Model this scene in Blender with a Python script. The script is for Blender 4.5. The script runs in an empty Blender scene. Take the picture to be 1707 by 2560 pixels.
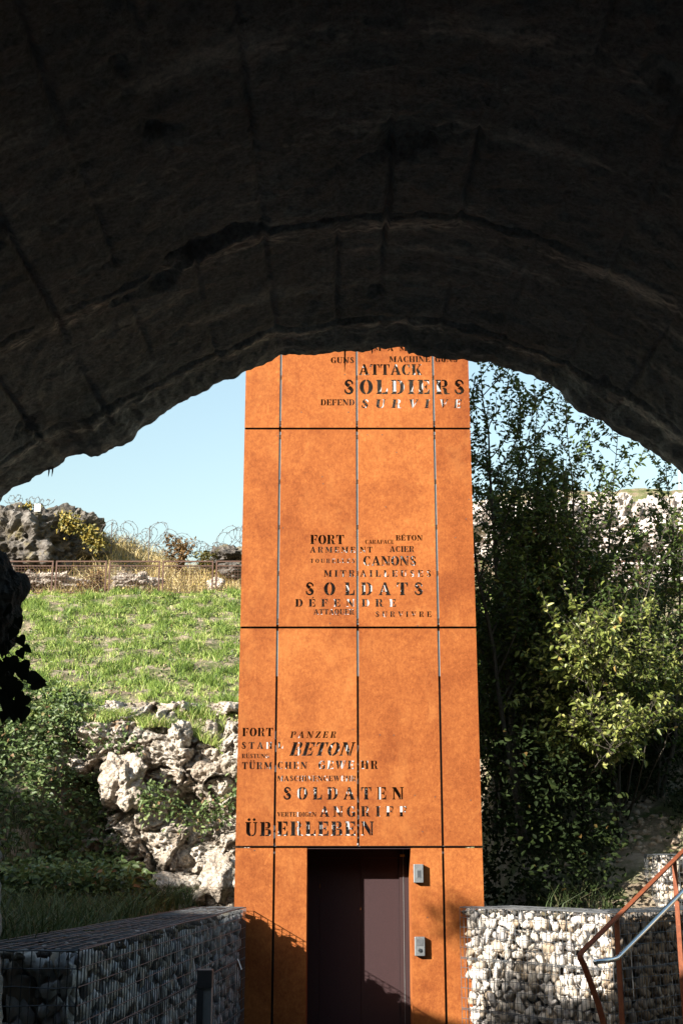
import bpy, bmesh, math, random
import numpy as np
from mathutils import Vector, Matrix, Quaternion, noise

random.seed(7)
rng = np.random.default_rng(7)
scene = bpy.context.scene
COL = scene.collection
R = math.radians

# ------------------------------------------------------------------ camera, sky, sun, exposure
FOC, TILT, CZ = 3127.0, R(15.4), 2.1          # focal length in photo pixels, upward tilt, eye height
cam_data = bpy.data.cameras.new("camera")
cam_data.sensor_fit = 'VERTICAL'
cam_data.sensor_height = 36.0
cam_data.lens = FOC / 2560.0 * 36.0
cam_data.clip_start = 0.05
cam_data.clip_end = 2000
cam = bpy.data.objects.new("camera", cam_data)
COL.objects.link(cam)
cam.location = (0, 0, CZ)
cam.rotation_euler = (R(90) + TILT, 0, 0)
scene.camera = cam

SUN = Vector((1.16, 1.0, -0.61)).normalized()  # the way the sunlight travels
elev = math.asin(-SUN.z)
azim = math.atan2(-SUN.x, -SUN.y)              # compass bearing of the sun from +Y
world = bpy.data.worlds.new("World")
scene.world = world
world.use_nodes = True
wn = world.node_tree
sky = wn.nodes.new("ShaderNodeTexSky")
sky.sky_type = 'NISHITA'
sky.sun_disc = False
sky.sun_elevation = elev
sky.sun_rotation = azim
sky.air_density = 1.8
sky.dust_density = 2.0
sky.ozone_density = 2.0
wn.links.new(sky.outputs[0], wn.nodes["Background"].inputs[0])
wn.nodes["Background"].inputs[1].default_value = 0.075
sun_data = bpy.data.lights.new("sun", 'SUN')
sun_data.energy = 5.0
sun_data.angle = R(0.5)
sun_data.color = (1.0, 0.94, 0.85)
sun = bpy.data.objects.new("sun", sun_data)
sun.rotation_euler = SUN.to_track_quat('-Z', 'Y').to_euler()
sun.location = (-30, -30, 30)
COL.objects.link(sun)
scene.view_settings.view_transform = 'Standard'
scene.view_settings.look = 'None'
scene.view_settings.exposure = 1.9
scene.view_settings.gamma = 1.0
scene.view_settings.use_curve_mapping = False
scene.cycles.max_bounces = 7
scene.cycles.diffuse_bounces = 4
scene.cycles.use_denoising = True


def at(px, py, Y):
    """a point of the photo (pixels of 1707 x 2560) at the depth Y metres in front of the camera"""
    u, v = (px - 853.5) / FOC, (1280 - py) / FOC
    d = Vector((u, math.cos(TILT) - v * math.sin(TILT), math.sin(TILT) + v * math.cos(TILT)))
    return Vector((0, 0, CZ)) + d * (Y / d.y)


def lerp(a, b, t):
    return a + (b - a) * t


def smooth(a, b, x):
    t = np.clip((x - a) / (b - a), 0, 1)
    return t * t * (3 - 2 * t)


# ------------------------------------------------------------------ building helpers
class MB:
    """collects simple shapes and links them as one mesh object"""

    def __init__(self):
        self.v, self.f = [], []

    def add(self, v, f):
        n = len(self.v)
        self.v += [tuple(p) for p in v]
        self.f += [tuple(i + n for i in q) for q in f]
        return self

    def box(self, c, s, m=None, bev=0.0):
        x, y, z = s[0] / 2, s[1] / 2, s[2] / 2
        if bev > 0:
            bm = bmesh.new()
            bmesh.ops.create_cube(bm, size=1)
            for w in bm.verts:
                w.co = Vector((w.co.x * s[0], w.co.y * s[1], w.co.z * s[2]))
            bmesh.ops.bevel(bm, geom=bm.edges[:], offset=bev, segments=2, affect='EDGES', profile=0.5)
            v = [w.co.copy() for w in bm.verts]
            f = [[w.index for w in q.verts] for q in bm.faces]
            bm.free()
        else:
            v = [Vector(p) for p in ((-x, -y, -z), (x, -y, -z), (x, y, -z), (-x, y, -z), (-x, -y, z), (x, -y, z), (x, y, z), (-x, y, z))]
            f = [(0, 3, 2, 1), (4, 5, 6, 7), (0, 1, 5, 4), (1, 2, 6, 5), (2, 3, 7, 6), (3, 0, 4, 7)]
        if m is not None:
            v = [m @ p for p in v]
        c = Vector(c)
        return self.add([p + c for p in v], f)

    def span(self, a, b):
        a, b = Vector(a), Vector(b)
        return self.box((a + b) / 2, b - a)

    def tube(self, pts, r, n=8, closed=True, square=None, up=Vector((0, 0, 1))):
        pts = [Vector(p) for p in pts]
        rs = r if isinstance(r, (list, tuple)) else [r] * len(pts)
        v, f = [], []
        side = None
        for i, p in enumerate(pts):
            d = (pts[min(i + 1, len(pts) - 1)] - pts[max(i - 1, 0)])
            if d.length < 1e-9:
                d = Vector((0, 0, 1))
            d.normalize()
            if side is None:
                ref = up if abs(d.dot(up)) < 0.95 else Vector((1, 0, 0))
                side = d.cross(ref).normalized()
            else:
                side = (side - d * side.dot(d))
                side = side.normalized() if side.length > 1e-6 else d.orthogonal().normalized()
            oth = side.cross(d)
            if square:
                a, b = square[0] / 2, square[1] / 2
                ring = [side * a + oth * b, side * -a + oth * b, side * -a + oth * -b, side * a + oth * -b]
                m = 4
            else:
                ring = [(side * math.cos(2 * math.pi * k / n) + oth * math.sin(2 * math.pi * k / n)) * rs[i] for k in range(n)]
                m = n
            v += [p + q for q in ring]
        for i in range(len(pts) - 1):
            for k in range(m):
                a, b = i * m + k, i * m + (k + 1) % m
                f.append((a, b, b + m, a + m))
        if closed:
            f.append(tuple(range(m - 1, -1, -1)))
            e = (len(pts) - 1) * m
            f.append(tuple(range(e, e + m)))
        return self.add(v, f)

    def cyl(self, c, axis, r, length, n=20):
        c, axis = Vector(c), Vector(axis).normalized()
        return self.tube([c - axis * length / 2, c + axis * length / 2], r, n)

    def build(self, name, mat, parent=None, shade=False):
        me = bpy.data.meshes.new(name)
        me.from_pydata(self.v, [], self.f)
        me.update()
        return link_mesh(name, me, mat, parent, shade)


def link_mesh(name, me, mat, parent=None, shade=False):
    o = bpy.data.objects.new(name, me)
    COL.objects.link(o)
    if mat and not me.materials:
        me.materials.append(mat)
    if shade:
        me.polygons.foreach_set('use_smooth', [True] * len(me.polygons))
    if parent:
        o.parent = parent
        o.matrix_parent_inverse = Matrix.Translation(-Vector(parent.location)) if not parent.rotation_euler.z else parent.matrix_basis.inverted()
    return o


def np_mesh(name, verts, faces, mat, parent=None, tone=None, shade=False):
    """verts (N,3), faces (M,k) arrays, one float per vertex kept as the colour tone"""
    me = bpy.data.meshes.new(name)
    verts = np.asarray(verts, dtype=np.float32)
    faces = np.asarray(faces, dtype=np.int32)
    k = faces.shape[1]
    me.vertices.add(len(verts))
    me.vertices.foreach_set('co', verts.ravel())
    me.loops.add(faces.size)
    me.loops.foreach_set('vertex_index', faces.ravel())
    me.polygons.add(len(faces))
    me.polygons.foreach_set('loop_start', np.arange(len(faces), dtype=np.int32) * k)
    me.polygons.foreach_set('loop_total', np.full(len(faces), k, dtype=np.int32))
    if tone is not None:
        a = me.attributes.new('tone', 'FLOAT', 'POINT')
        a.data.foreach_set('value', np.asarray(tone, dtype=np.float32))
    me.update(calc_edges=True)
    me.validate()
    return link_mesh(name, me, mat, parent, shade)


def tag(o, label=None, cat=None, group=None, kind=None):
    if label:
        o['label'] = label
    if cat:
        o['category'] = cat
    if group:
        o['group'] = group
    if kind:
        o['kind'] = kind
    return o


def empty(name, loc, label, cat, group=None):
    o = bpy.data.objects.new(name, None)
    COL.objects.link(o)
    o.location = loc
    o.empty_display_size = 0.2
    return tag(o, label, cat, group)


def copy_tree(o, loc, label, parent=None):
    c = o.copy()
    COL.objects.link(c)
    c.location = loc
    if label:
        c['label'] = label
    for ch in list(o.children):
        d = ch.copy()
        COL.objects.link(d)
        d.parent = c
        d.matrix_parent_inverse = ch.matrix_parent_inverse.copy()
        for g in list(ch.children):
            e = g.copy()
            COL.objects.link(e)
            e.parent = d
    return c


# ------------------------------------------------------------------ materials
def new_mat(name):
    m = bpy.data.materials.new(name)
    m.use_nodes = True
    return m, m.node_tree, m.node_tree.nodes["Principled BSDF"]


def N(t, typ, **kw):
    n = t.nodes.new(typ)
    for k, v in kw.items():
        if k in n.inputs:
            n.inputs[k].default_value = v
        else:
            setattr(n, k, v)
    return n


def coords(t, scale=(1, 1, 1), kind='Object'):
    c = t.nodes.new("ShaderNodeTexCoord")
    mp = t.nodes.new("ShaderNodeMapping")
    mp.inputs['Scale'].default_value = scale
    t.links.new(c.outputs[kind], mp.inputs[0])
    return mp.outputs[0]


def ramp(t, src, stops):
    r = t.nodes.new("ShaderNodeValToRGB")
    el = r.color_ramp.elements
    while len(el) < len(stops):
        el.new(0.5)
    for e, (p, c) in zip(el, stops):
        e.position = p
        e.color = (*c, 1) if len(c) == 3 else c
    t.links.new(src, r.inputs[0])
    return r.outputs[0]


def mix(t, fac, a, b, blend='MIX'):
    m = t.nodes.new("ShaderNodeMix")
    m.data_type = 'RGBA'
    m.blend_type = blend
    for s, i in ((fac, 0), (a, 6), (b, 7)):
        if isinstance(s, (int, float)):
            m.inputs[i].default_value = s
        elif isinstance(s, tuple):
            m.inputs[i].default_value = (*s, 1) if len(s) == 3 else s
        else:
            t.links.new(s, m.inputs[i])
    return m.outputs[2]


def noise_tex(t, vec, scale, detail=6, rough=0.6, dist=0.0):
    n = N(t, "ShaderNodeTexNoise", Scale=scale, Detail=detail, Roughness=rough, Distortion=dist)
    t.links.new(vec, n.inputs['Vector'])
    return n.outputs['Fac']


def voro(t, vec, scale, feature='F1'):
    n = N(t, "ShaderNodeTexVoronoi", feature=feature)
    n.inputs['Scale'].default_value = scale
    t.links.new(vec, n.inputs['Vector'])
    return n.outputs['Distance']


def bump(t, b, src, strength, dist):
    n = N(t, "ShaderNodeBump", Strength=strength, Distance=dist)
    t.links.new(src, n.inputs['Height'])
    t.links.new(n.outputs[0], b.inputs['Normal'])
    return n


def rust(name, dark, mid, light, streak=1.0, rough=0.85):
    m, t, b = new_mat(name)
    flat = coords(t)
    fa = noise_tex(t, coords(t, (1, 1, 0.62)), 42, 10, 0.78, 0.5)
    fb = noise_tex(t, flat, 11, 10, 0.8, 0.3)
    add = t.nodes.new("ShaderNodeMath")
    add.operation = 'MULTIPLY_ADD'
    t.links.new(fb, add.inputs[0])
    add.inputs[1].default_value = 0.45
    sc = t.nodes.new("ShaderNodeMath")
    sc.operation = 'MULTIPLY'
    t.links.new(fa, sc.inputs[0])
    sc.inputs[1].default_value = 0.55
    t.links.new(sc.outputs[0], add.inputs[2])
    c = ramp(t, add.outputs[0], [(0.37, dark), (0.50, mid), (0.63, light)])
    fine = noise_tex(t, coords(t, (1, 1, 0.6)), 120, 4, 0.7)
    c = mix(t, 1.0, c, ramp(t, fine, [(0.3, (0.80, 0.77, 0.74)), (0.6, (1.0, 1.0, 1.0))]), 'MULTIPLY')
    big = noise_tex(t, flat, 1.7, 6, 0.6, 0.3)
    c = mix(t, 1.0, c, ramp(t, big, [(0.34, (0.76, 0.66, 0.58)), (0.5, (0.96, 0.93, 0.90)), (0.64, (1.04, 1.06, 1.08))]), 'MULTIPLY')
    pale = noise_tex(t, coords(t, (1, 1, 0.35)), 20, 8, 0.8)
    c = mix(t, ramp(t, pale, [(0.60, (0, 0, 0)), (0.70, (0.7, 0.7, 0.7))]), c, tuple(min(1, 1.35 * q) for q in light))
    st = noise_tex(t, coords(t, (9, 9, 0.5)), 1.6, 6, 0.7)
    c = mix(t, ramp(t, st, [(0.56, (0, 0, 0)), (0.75, (0.5 * streak,) * 3)]), c, dark)
    oi = t.nodes.new("ShaderNodeObjectInfo")
    c = mix(t, 1.0, c, ramp(t, oi.outputs['Random'], [(0.0, (0.82, 0.76, 0.70)), (0.5, (0.97, 0.96, 0.95)), (1.0, (1.08, 1.13, 1.18))]), 'MULTIPLY')
    cl = noise_tex(t, coords(t, (1.6, 1.6, 0.8)), 1.5, 8, 0.72, 0.6)
    c = mix(t, ramp(t, cl, [(0.52, (0, 0, 0)), (0.66, (0.28, 0.28, 0.28))]), c, tuple(min(1, q * k_) for q, k_ in zip(light, (1.0, 1.12, 1.2))))
    run = noise_tex(t, coords(t, (16, 16, 0.35)), 1.2, 5, 0.65)
    c = mix(t, ramp(t, run, [(0.60, (0, 0, 0)), (0.72, (0.35, 0.35, 0.35))]), c, dark)
    t.links.new(c, b.inputs['Base Color'])
    b.inputs['Roughness'].default_value = rough
    b.inputs['Specular IOR Level'].default_value = 0.2
    bump(t, b, fine, 0.06, 0.002)
    return m


def plain(name, col, rough=0.6, metal=0.0, var=0.25, scale=14, bmp=0.0, spec=0.5):
    m, t, b = new_mat(name)
    n = noise_tex(t, coords(t), scale, 6, 0.65)
    c = ramp(t, n, [(0.3, tuple(q * (1 - var) for q in col)), (0.7, tuple(min(1, q * (1 + var)) for q in col))])
    t.links.new(c, b.inputs['Base Color'])
    b.inputs['Roughness'].default_value = rough
    b.inputs['Metallic'].default_value = metal
    b.inputs['Specular IOR Level'].default_value = spec
    if bmp:
        bump(t, b, n, bmp, 0.01)
    return m


def rocky(name, stops, scale=1.6, pebble=9.0, lichen=None, strength=0.9):
    m, t, b = new_mat(name)
    v = coords(t)
    n = noise_tex(t, v, scale, 10, 0.68, 0.3)
    c = ramp(t, n, stops)
    p = voro(t, v, pebble)
    c = mix(t, 0.55, c, ramp(t, p, [(0.0, (1.1, 1.08, 1.05)), (0.42, (0.95, 0.93, 0.9)), (0.75, (0.55, 0.5, 0.45))]), 'MULTIPLY')
    if lichen:
        l = noise_tex(t, v, scale * 1.7, 8, 0.7)
        c = mix(t, ramp(t, l, [(0.52, (0, 0, 0)), (0.66, (0.85, 0.85, 0.85))]), c, lichen)
    t.links.new(c, b.inputs['Base Color'])
    b.inputs['Roughness'].default_value = 0.95
    b.inputs['Specular IOR Level'].default_value = 0.2
    h = t.nodes.new("ShaderNodeMath")
    h.operation = 'SUBTRACT'
    f = noise_tex(t, v, pebble * 2.2, 8, 0.7)
    t.links.new(f, h.inputs[0])
    t.links.new(p, h.inputs[1])
    bump(t, b, h.outputs[0], strength, 0.06)
    return m


def leafy(name, stops, trans=0.35, rough=0.5, spec=0.3):
    m, t, b = new_mat(name)
    a = N(t, "ShaderNodeAttribute", attribute_name='tone')
    c = ramp(t, a.outputs['Fac'], stops)
    t.links.new(c, b.inputs['Base Color'])
    b.inputs['Roughness'].default_value = rough
    b.inputs['Specular IOR Level'].default_value = spec
    tr = t.nodes.new("ShaderNodeBsdfTranslucent")
    t.links.new(c, tr.inputs[0])
    ms = t.nodes.new("ShaderNodeMixShader")
    ms.inputs[0].default_value = trans
    t.links.new(b.outputs[0], ms.inputs[1])
    t.links.new(tr.outputs[0], ms.inputs[2])
    t.links.new(ms.outputs[0], t.nodes["Material Output"].inputs[0])
    return m


M = {}
M['corten'] = rust('corten_steel', (0.148, 0.038, 0.008), (0.225, 0.067, 0.014), (0.315, 0.110, 0.027), 0.35)
M['rail_rust'] = rust('rail_rust', (0.09, 0.026, 0.011), (0.15, 0.044, 0.018), (0.21, 0.07, 0.03), 0.4, 0.7)
M['fence_rust'] = plain('fence_rust', (0.055, 0.024, 0.014), 0.8, 0.0, 0.4, 20)
M['lining'] = plain('inner_lining', (0.32, 0.325, 0.33), 0.7, 0, 0.05, 4)
M['alu'] = plain('galvanised_profile', (0.19, 0.23, 0.25), 0.45, 0.5, 0.12, 9)
M['dark_metal'] = plain('dark_metal', (0.022, 0.022, 0.024), 0.55, 0, 0.3, 30)
M['door'] = plain('door_paint', (0.027, 0.0135, 0.0145), 0.7, 0.0, 0.3, 160, 0.15, 0.2)
M['frame'] = plain('door_frame_paint', (0.026, 0.0135, 0.014), 0.7, 0.0, 0.2, 120, 0.15, 0.2)
M['box_metal'] = plain('call_box_metal', (0.17, 0.18, 0.185), 0.42, 0.5, 0.15, 12)
M['box_dark'] = plain('call_box_dark', (0.05, 0.055, 0.06), 0.3, 0, 0.2, 12)
M['inox'] = plain('stainless_steel', (0.55, 0.57, 0.58), 0.22, 1.0, 0.05, 8)
M['wire'] = plain('galvanised_wire', (0.075, 0.08, 0.085), 0.6, 0.3, 0.2, 20)
M['barb'] = plain('rusted_wire', (0.06, 0.05, 0.045), 0.8, 0, 0.3, 20)
M['bark'] = plain('bark', (0.05, 0.043, 0.034), 0.9, 0, 0.5, 30, 0.5, 0.2)
M['step'] = plain('step_stone', (0.42, 0.36, 0.28), 0.9, 0, 0.3, 18, 0.4, 0.2)
M['sign'] = plain('sign_plate', (0.36, 0.38, 0.38), 0.5, 0, 0.05, 5)
M['white_paint'] = plain('white_paint', (0.75, 0.75, 0.74), 0.5, 0, 0.05, 5)
M['yellow_tag'] = plain('yellow_tag', (0.45, 0.26, 0.04), 0.5, 0, 0.2, 30)
M['bollard'] = plain('bollard_steel', (0.20, 0.215, 0.225), 0.4, 0.4, 0.15, 10)
M['rock'] = rocky('pale_rock', [(0.28, (0.14, 0.11, 0.08)), (0.40, (0.34, 0.285, 0.23)), (0.54, (0.54, 0.48, 0.41)), (0.70, (0.62, 0.58, 0.53))], 1.9, 16, (0.17, 0.15, 0.11), 1.0)
M['rock_grey'] = rocky('grey_rock', [(0.3, (0.035, 0.032, 0.028)), (0.5, (0.085, 0.078, 0.072)), (0.7, (0.20, 0.19, 0.18))], 1.1, 6, (0.12, 0.10, 0.045))
M['rock_mid'] = rocky('pebbly_rock', [(0.28, (0.08, 0.068, 0.056)), (0.45, (0.22, 0.195, 0.17)), (0.62, (0.36, 0.325, 0.29)), (0.8, (0.30, 0.275, 0.25))], 1.6, 13)
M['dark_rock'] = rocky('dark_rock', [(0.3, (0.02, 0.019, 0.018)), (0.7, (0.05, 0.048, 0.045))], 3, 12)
M['rubble'] = rocky('rubble_slope', [(0.3, (0.20, 0.17, 0.15)), (0.5, (0.40, 0.37, 0.36)), (0.7, (0.52, 0.49, 0.48))], 2.2, 4)
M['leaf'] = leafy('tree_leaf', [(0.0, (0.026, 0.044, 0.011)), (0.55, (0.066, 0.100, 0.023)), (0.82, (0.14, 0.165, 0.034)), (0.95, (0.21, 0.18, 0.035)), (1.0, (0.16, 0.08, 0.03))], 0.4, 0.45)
M['under'] = leafy('shaded_leaf', [(0.0, (0.007, 0.012, 0.004)), (0.6, (0.016, 0.026, 0.007)), (0.93, (0.036, 0.046, 0.012)), (1.0, (0.08, 0.05, 0.015))], 0.25, 0.7, 0.08)  # shade of the undergrowth put into a darker copy of the leaf colour
M['sunny'] = leafy('sunlit_yellow_leaf', [(0.0, (0.05, 0.075, 0.016)), (0.5, (0.17, 0.195, 0.045)), (0.9, (0.42, 0.40, 0.15)), (1.0, (0.36, 0.24, 0.07))], 0.35, 0.4)  # yellow-green leaf, lightened to carry the sunlight on the bush
M['bramble'] = leafy('bramble_leaf', [(0.0, (0.028, 0.045, 0.014)), (0.6, (0.080, 0.122, 0.036)), (0.9, (0.15, 0.185, 0.065)), (1.0, (0.16, 0.10, 0.05))], 0.3, 0.5)
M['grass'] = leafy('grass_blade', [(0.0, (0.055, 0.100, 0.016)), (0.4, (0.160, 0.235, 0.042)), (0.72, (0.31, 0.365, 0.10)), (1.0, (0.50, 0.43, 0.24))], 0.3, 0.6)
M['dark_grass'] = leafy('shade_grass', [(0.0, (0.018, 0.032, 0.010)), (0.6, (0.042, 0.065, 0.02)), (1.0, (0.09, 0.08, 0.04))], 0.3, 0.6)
M['dry'] = leafy('dry_grass', [(0.0, (0.15, 0.11, 0.035)), (0.5, (0.38, 0.29, 0.12)), (1.0, (0.60, 0.52, 0.32))], 0.3, 0.7)
M['yellow_leaf'] = leafy('yellowing_leaf', [(0.0, (0.03, 0.04, 0.01)), (0.5, (0.11, 0.10, 0.02)), (1.0, (0.27, 0.20, 0.04))], 0.3, 0.5)
M['scrub'] = leafy('scrub_leaf', [(0.0, (0.08, 0.08, 0.02)), (0.5, (0.26, 0.21, 0.055)), (1.0, (0.48, 0.37, 0.11))], 0.3, 0.6)
M['russet'] = leafy('russet_leaf', [(0.0, (0.08, 0.06, 0.02)), (0.5, (0.16, 0.09, 0.035)), (1.0, (0.26, 0.16, 0.05))], 0.3, 0.5)
M['ivy'] = leafy('ivy_leaf', [(0.0, (0.012, 0.020, 0.010)), (1.0, (0.022, 0.034, 0.016))], 0.05, 0.6)


def stone_mat(name, f=(1, 1, 1)):
    m, t, b = new_mat(name)
    oi = t.nodes.new("ShaderNodeAttribute")
    oi.attribute_name = 'tone'
    v = coords(t)
    n = noise_tex(t, v, 9, 9, 0.7)
    c = ramp(t, n, [(0.3, (0.40, 0.36, 0.31)), (0.5, (0.58, 0.55, 0.51)), (0.72, (0.68, 0.65, 0.62))])
    c = mix(t, 1.0, c, ramp(t, oi.outputs['Fac'], [(0.0, (0.62, 0.52, 0.40)), (0.25, (0.9, 0.86, 0.8)), (0.7, (1, 1, 1)), (0.88, (0.85, 0.85, 0.86)), (1.0, (0.42, 0.42, 0.44))]), 'MULTIPLY')
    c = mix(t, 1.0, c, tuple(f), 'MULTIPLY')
    t.links.new(c, b.inputs['Base Color'])
    b.inputs['Roughness'].default_value = 0.9
    b.inputs['Specular IOR Level'].default_value = 0.2
    bump(t, b, noise_tex(t, v, 40, 8, 0.7), 0.5, 0.02)
    return m


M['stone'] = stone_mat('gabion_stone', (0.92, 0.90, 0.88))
M['stone_shade'] = stone_mat('shaded_stone', (0.68, 0.73, 0.80))  # gabion stone darkened and blued to carry the shade on the left wall
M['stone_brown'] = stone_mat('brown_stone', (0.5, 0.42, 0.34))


def vault_mat():
    m, t, b = new_mat('vault_concrete')
    v = coords(t)
    n = noise_tex(t, v, 2.0, 10, 0.7, 0.3)
    c = ramp(t, n, [(0.3, (0.21, 0.205, 0.195)), (0.55, (0.30, 0.292, 0.28)), (0.75, (0.38, 0.37, 0.355))])
    # pale mineral streaks; ring and rim bands mix deposits with painted-in lit edges
    wv = coords(t, (0.9, 4.0, 2.2))
    cr = noise_tex(t, wv, 1.7, 9, 0.72, 0.6)
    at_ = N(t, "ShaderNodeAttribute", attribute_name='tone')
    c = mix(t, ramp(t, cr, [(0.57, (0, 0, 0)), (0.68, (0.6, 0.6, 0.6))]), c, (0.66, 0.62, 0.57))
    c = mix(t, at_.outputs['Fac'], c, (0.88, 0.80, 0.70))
    ov = noise_tex(t, coords(t, (1.4, 1.4, 1.4)), 1.1, 8, 0.7)
    c = mix(t, ramp(t, ov, [(0.55, (0, 0, 0)), (0.75, (0.6, 0.6, 0.6))]), c, (0.36, 0.28, 0.21))
    t.links.new(c, b.inputs['Base Color'])
    b.inputs['Roughness'].default_value = 0.9
    b.inputs['Specular IOR Level'].default_value = 0.3
    pore = voro(t, v, 38)
    c2 = mix(t, 0.7, c, ramp(t, pore, [(0.0, (0.35, 0.34, 0.33)), (0.18, (0.9, 0.9, 0.9)), (0.6, (1.12, 1.12, 1.12))]), 'MULTIPLY')
    gr = noise_tex(t, v, 55, 8, 0.8)
    c2 = mix(t, 1.0, c2, ramp(t, gr, [(0.35, (0.55, 0.55, 0.55)), (0.6, (1.15, 1.15, 1.15))]), 'MULTIPLY')
    t.links.new(c2, b.inputs['Base Color'])
    bump(t, b, noise_tex(t, v, 30, 12, 0.8), 1.0, 0.03)
    return m


M['vault'] = vault_mat()


def ground_mat():
    m, t, b = new_mat('ground_soil')
    v = coords(t)
    n = noise_tex(t, v, 1.8, 9, 0.7)
    soil = ramp(t, n, [(0.3, (0.09, 0.068, 0.046)), (0.5, (0.23, 0.18, 0.13)), (0.72, (0.38, 0.315, 0.25))])
    g = noise_tex(t, v, 2.6, 8, 0.7, 0.4)
    green = ramp(t, noise_tex(t, v, 14, 6, 0.7), [(0.3, (0.03, 0.05, 0.013)), (0.7, (0.085, 0.115, 0.03))])
    c = mix(t, ramp(t, g, [(0.42, (0, 0, 0)), (0.58, (0.8, 0.8, 0.8))]), soil, green)
    t.links.new(c, b.inputs['Base Color'])
    b.inputs['Roughness'].default_value = 1.0
    b.inputs['Specular IOR Level'].default_value = 0.1
    bump(t, b, noise_tex(t, v, 9, 10, 0.75), 0.9, 0.08)
    return m


M['ground'] = ground_mat()

def unit(a):
    return a / np.maximum(1e-9, np.linalg.norm(a, axis=1))[:, None]


def leaf_mesh(P, D, Nn, Ln, Wd, tone, fold=0.25, curl=0.15):
    """pointed oval leaves: P base, D direction, Nn normal (all (N,3)), Ln, Wd lengths"""
    P, D, Nn = map(np.asarray, (P, D, Nn))
    D = unit(D)
    S = unit(np.cross(D, Nn))
    U = np.cross(S, D)
    n = len(P)
    L, W = Ln[:, None], Wd[:, None]
    b = P
    l1 = P + D * L * .32 + S * W * .46 + U * W * fold
    l2 = P + D * L * .68 + S * W * .36 + U * (W * fold * .8 - L * curl * .4)
    tip = P + D * L - U * L * curl
    r1 = P + D * L * .32 - S * W * .46 + U * W * fold
    r2 = P + D * L * .68 - S * W * .36 + U * (W * fold * .8 - L * curl * .4)
    V = np.stack([b, l1, l2, tip, r2, r1], 1).reshape(-1, 3)
    i = (np.arange(n) * 6)[:, None]
    F = np.concatenate([i + np.array([[0, 3, 2, 1]]), i + np.array([[0, 5, 4, 3]])], 0)
    return V, F, np.repeat(tone, 6)


def blades(P, h, w, lean, tone):
    """grass blades, each a bent strip of two quads tapering to a thin tip"""
    n = len(P)
    az = rng.uniform(0, 2 * np.pi, n)
    S = np.stack([np.cos(az), np.sin(az), np.zeros(n)], 1)
    az2 = rng.uniform(0, 2 * np.pi, n)
    Ld = np.stack([np.cos(az2), np.sin(az2), np.zeros(n)], 1) * lean[:, None]
    H = h[:, None] * np.array([[0, 0, 1.0]])
    W = w[:, None]
    V = np.stack([P - S * W, P + S * W, P + H * .55 + Ld * h[:, None] * .3 + S * W * .7, P + H * .55 + Ld * h[:, None] * .3 - S * W * .7,
                  P + H * .93 + Ld * h[:, None] + S * W * .15, P + H * .93 + Ld * h[:, None] - S * W * .15], 1).reshape(-1, 3)
    i = (np.arange(n) * 6)[:, None]
    F = np.concatenate([i + np.array([[0, 1, 2, 3]]), i + np.array([[3, 2, 4, 5]])], 0)
    return V, F, np.repeat(tone, 6)


# ------------------------------------------------------------------ the fort with the tunnel we stand in
MY = 6.0                                     # depth of the tunnel mouth
RIM = [(0, 1150), (20, 1130), (45, 1118), (75, 1100), (110, 1082), (140, 1068), (152, 1054), (190, 1042), (210, 1048), (245, 1041),
       (280, 1022), (305, 1010), (325, 985), (355, 965), (395, 938), (425, 920), (445, 910), (490, 885), (510, 875), (545, 865),
       (565, 852), (600, 838), (640, 820), (665, 815), (700, 821), (735, 816), (775, 813), (800, 809), (835, 808), (870, 801),
       (928, 797), (938, 814), (975, 820), (1020, 824), (1075, 829), (1125, 831), (1150, 843), (1190, 853), (1215, 860), (1235, 872),
       (1260, 880), (1290, 905), (1300, 920), (1320, 940), (1345, 955), (1380, 966), (1410, 990), (1440, 1005), (1480, 1025),
       (1510, 1050), (1540, 1066), (1568, 1092)]
KK = 1707 / 1568


def rim_world():
    pts = [(-1.44, 0.0), (-1.46, 0.6), (-1.505, 1.2), (-1.56, 1.9), (-1.615, 2.5), (-1.68, 2.9), (-1.84, 3.12), (-1.9, 3.4), (-1.86, 3.6)]
    pts += [(p.x, p.z) for p in (at(a * KK, b * KK, MY) for a, b in RIM)]
    pts += [(1.95, 3.72), (2.15, 3.45), (2.3, 3.1), (2.4, 2.6), (2.42, 1.8), (2.42, 0.9), (2.42, 0.0)]
    p = np.array(pts)
    s = np.concatenate([[0], np.cumsum(np.hypot(*np.diff(p, axis=0).T))])
    q = np.linspace(0, s[-1], 1100)
    return np.stack([np.interp(q, s, p[:, 0]), np.interp(q, s, p[:, 1])], 1), q


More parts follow.
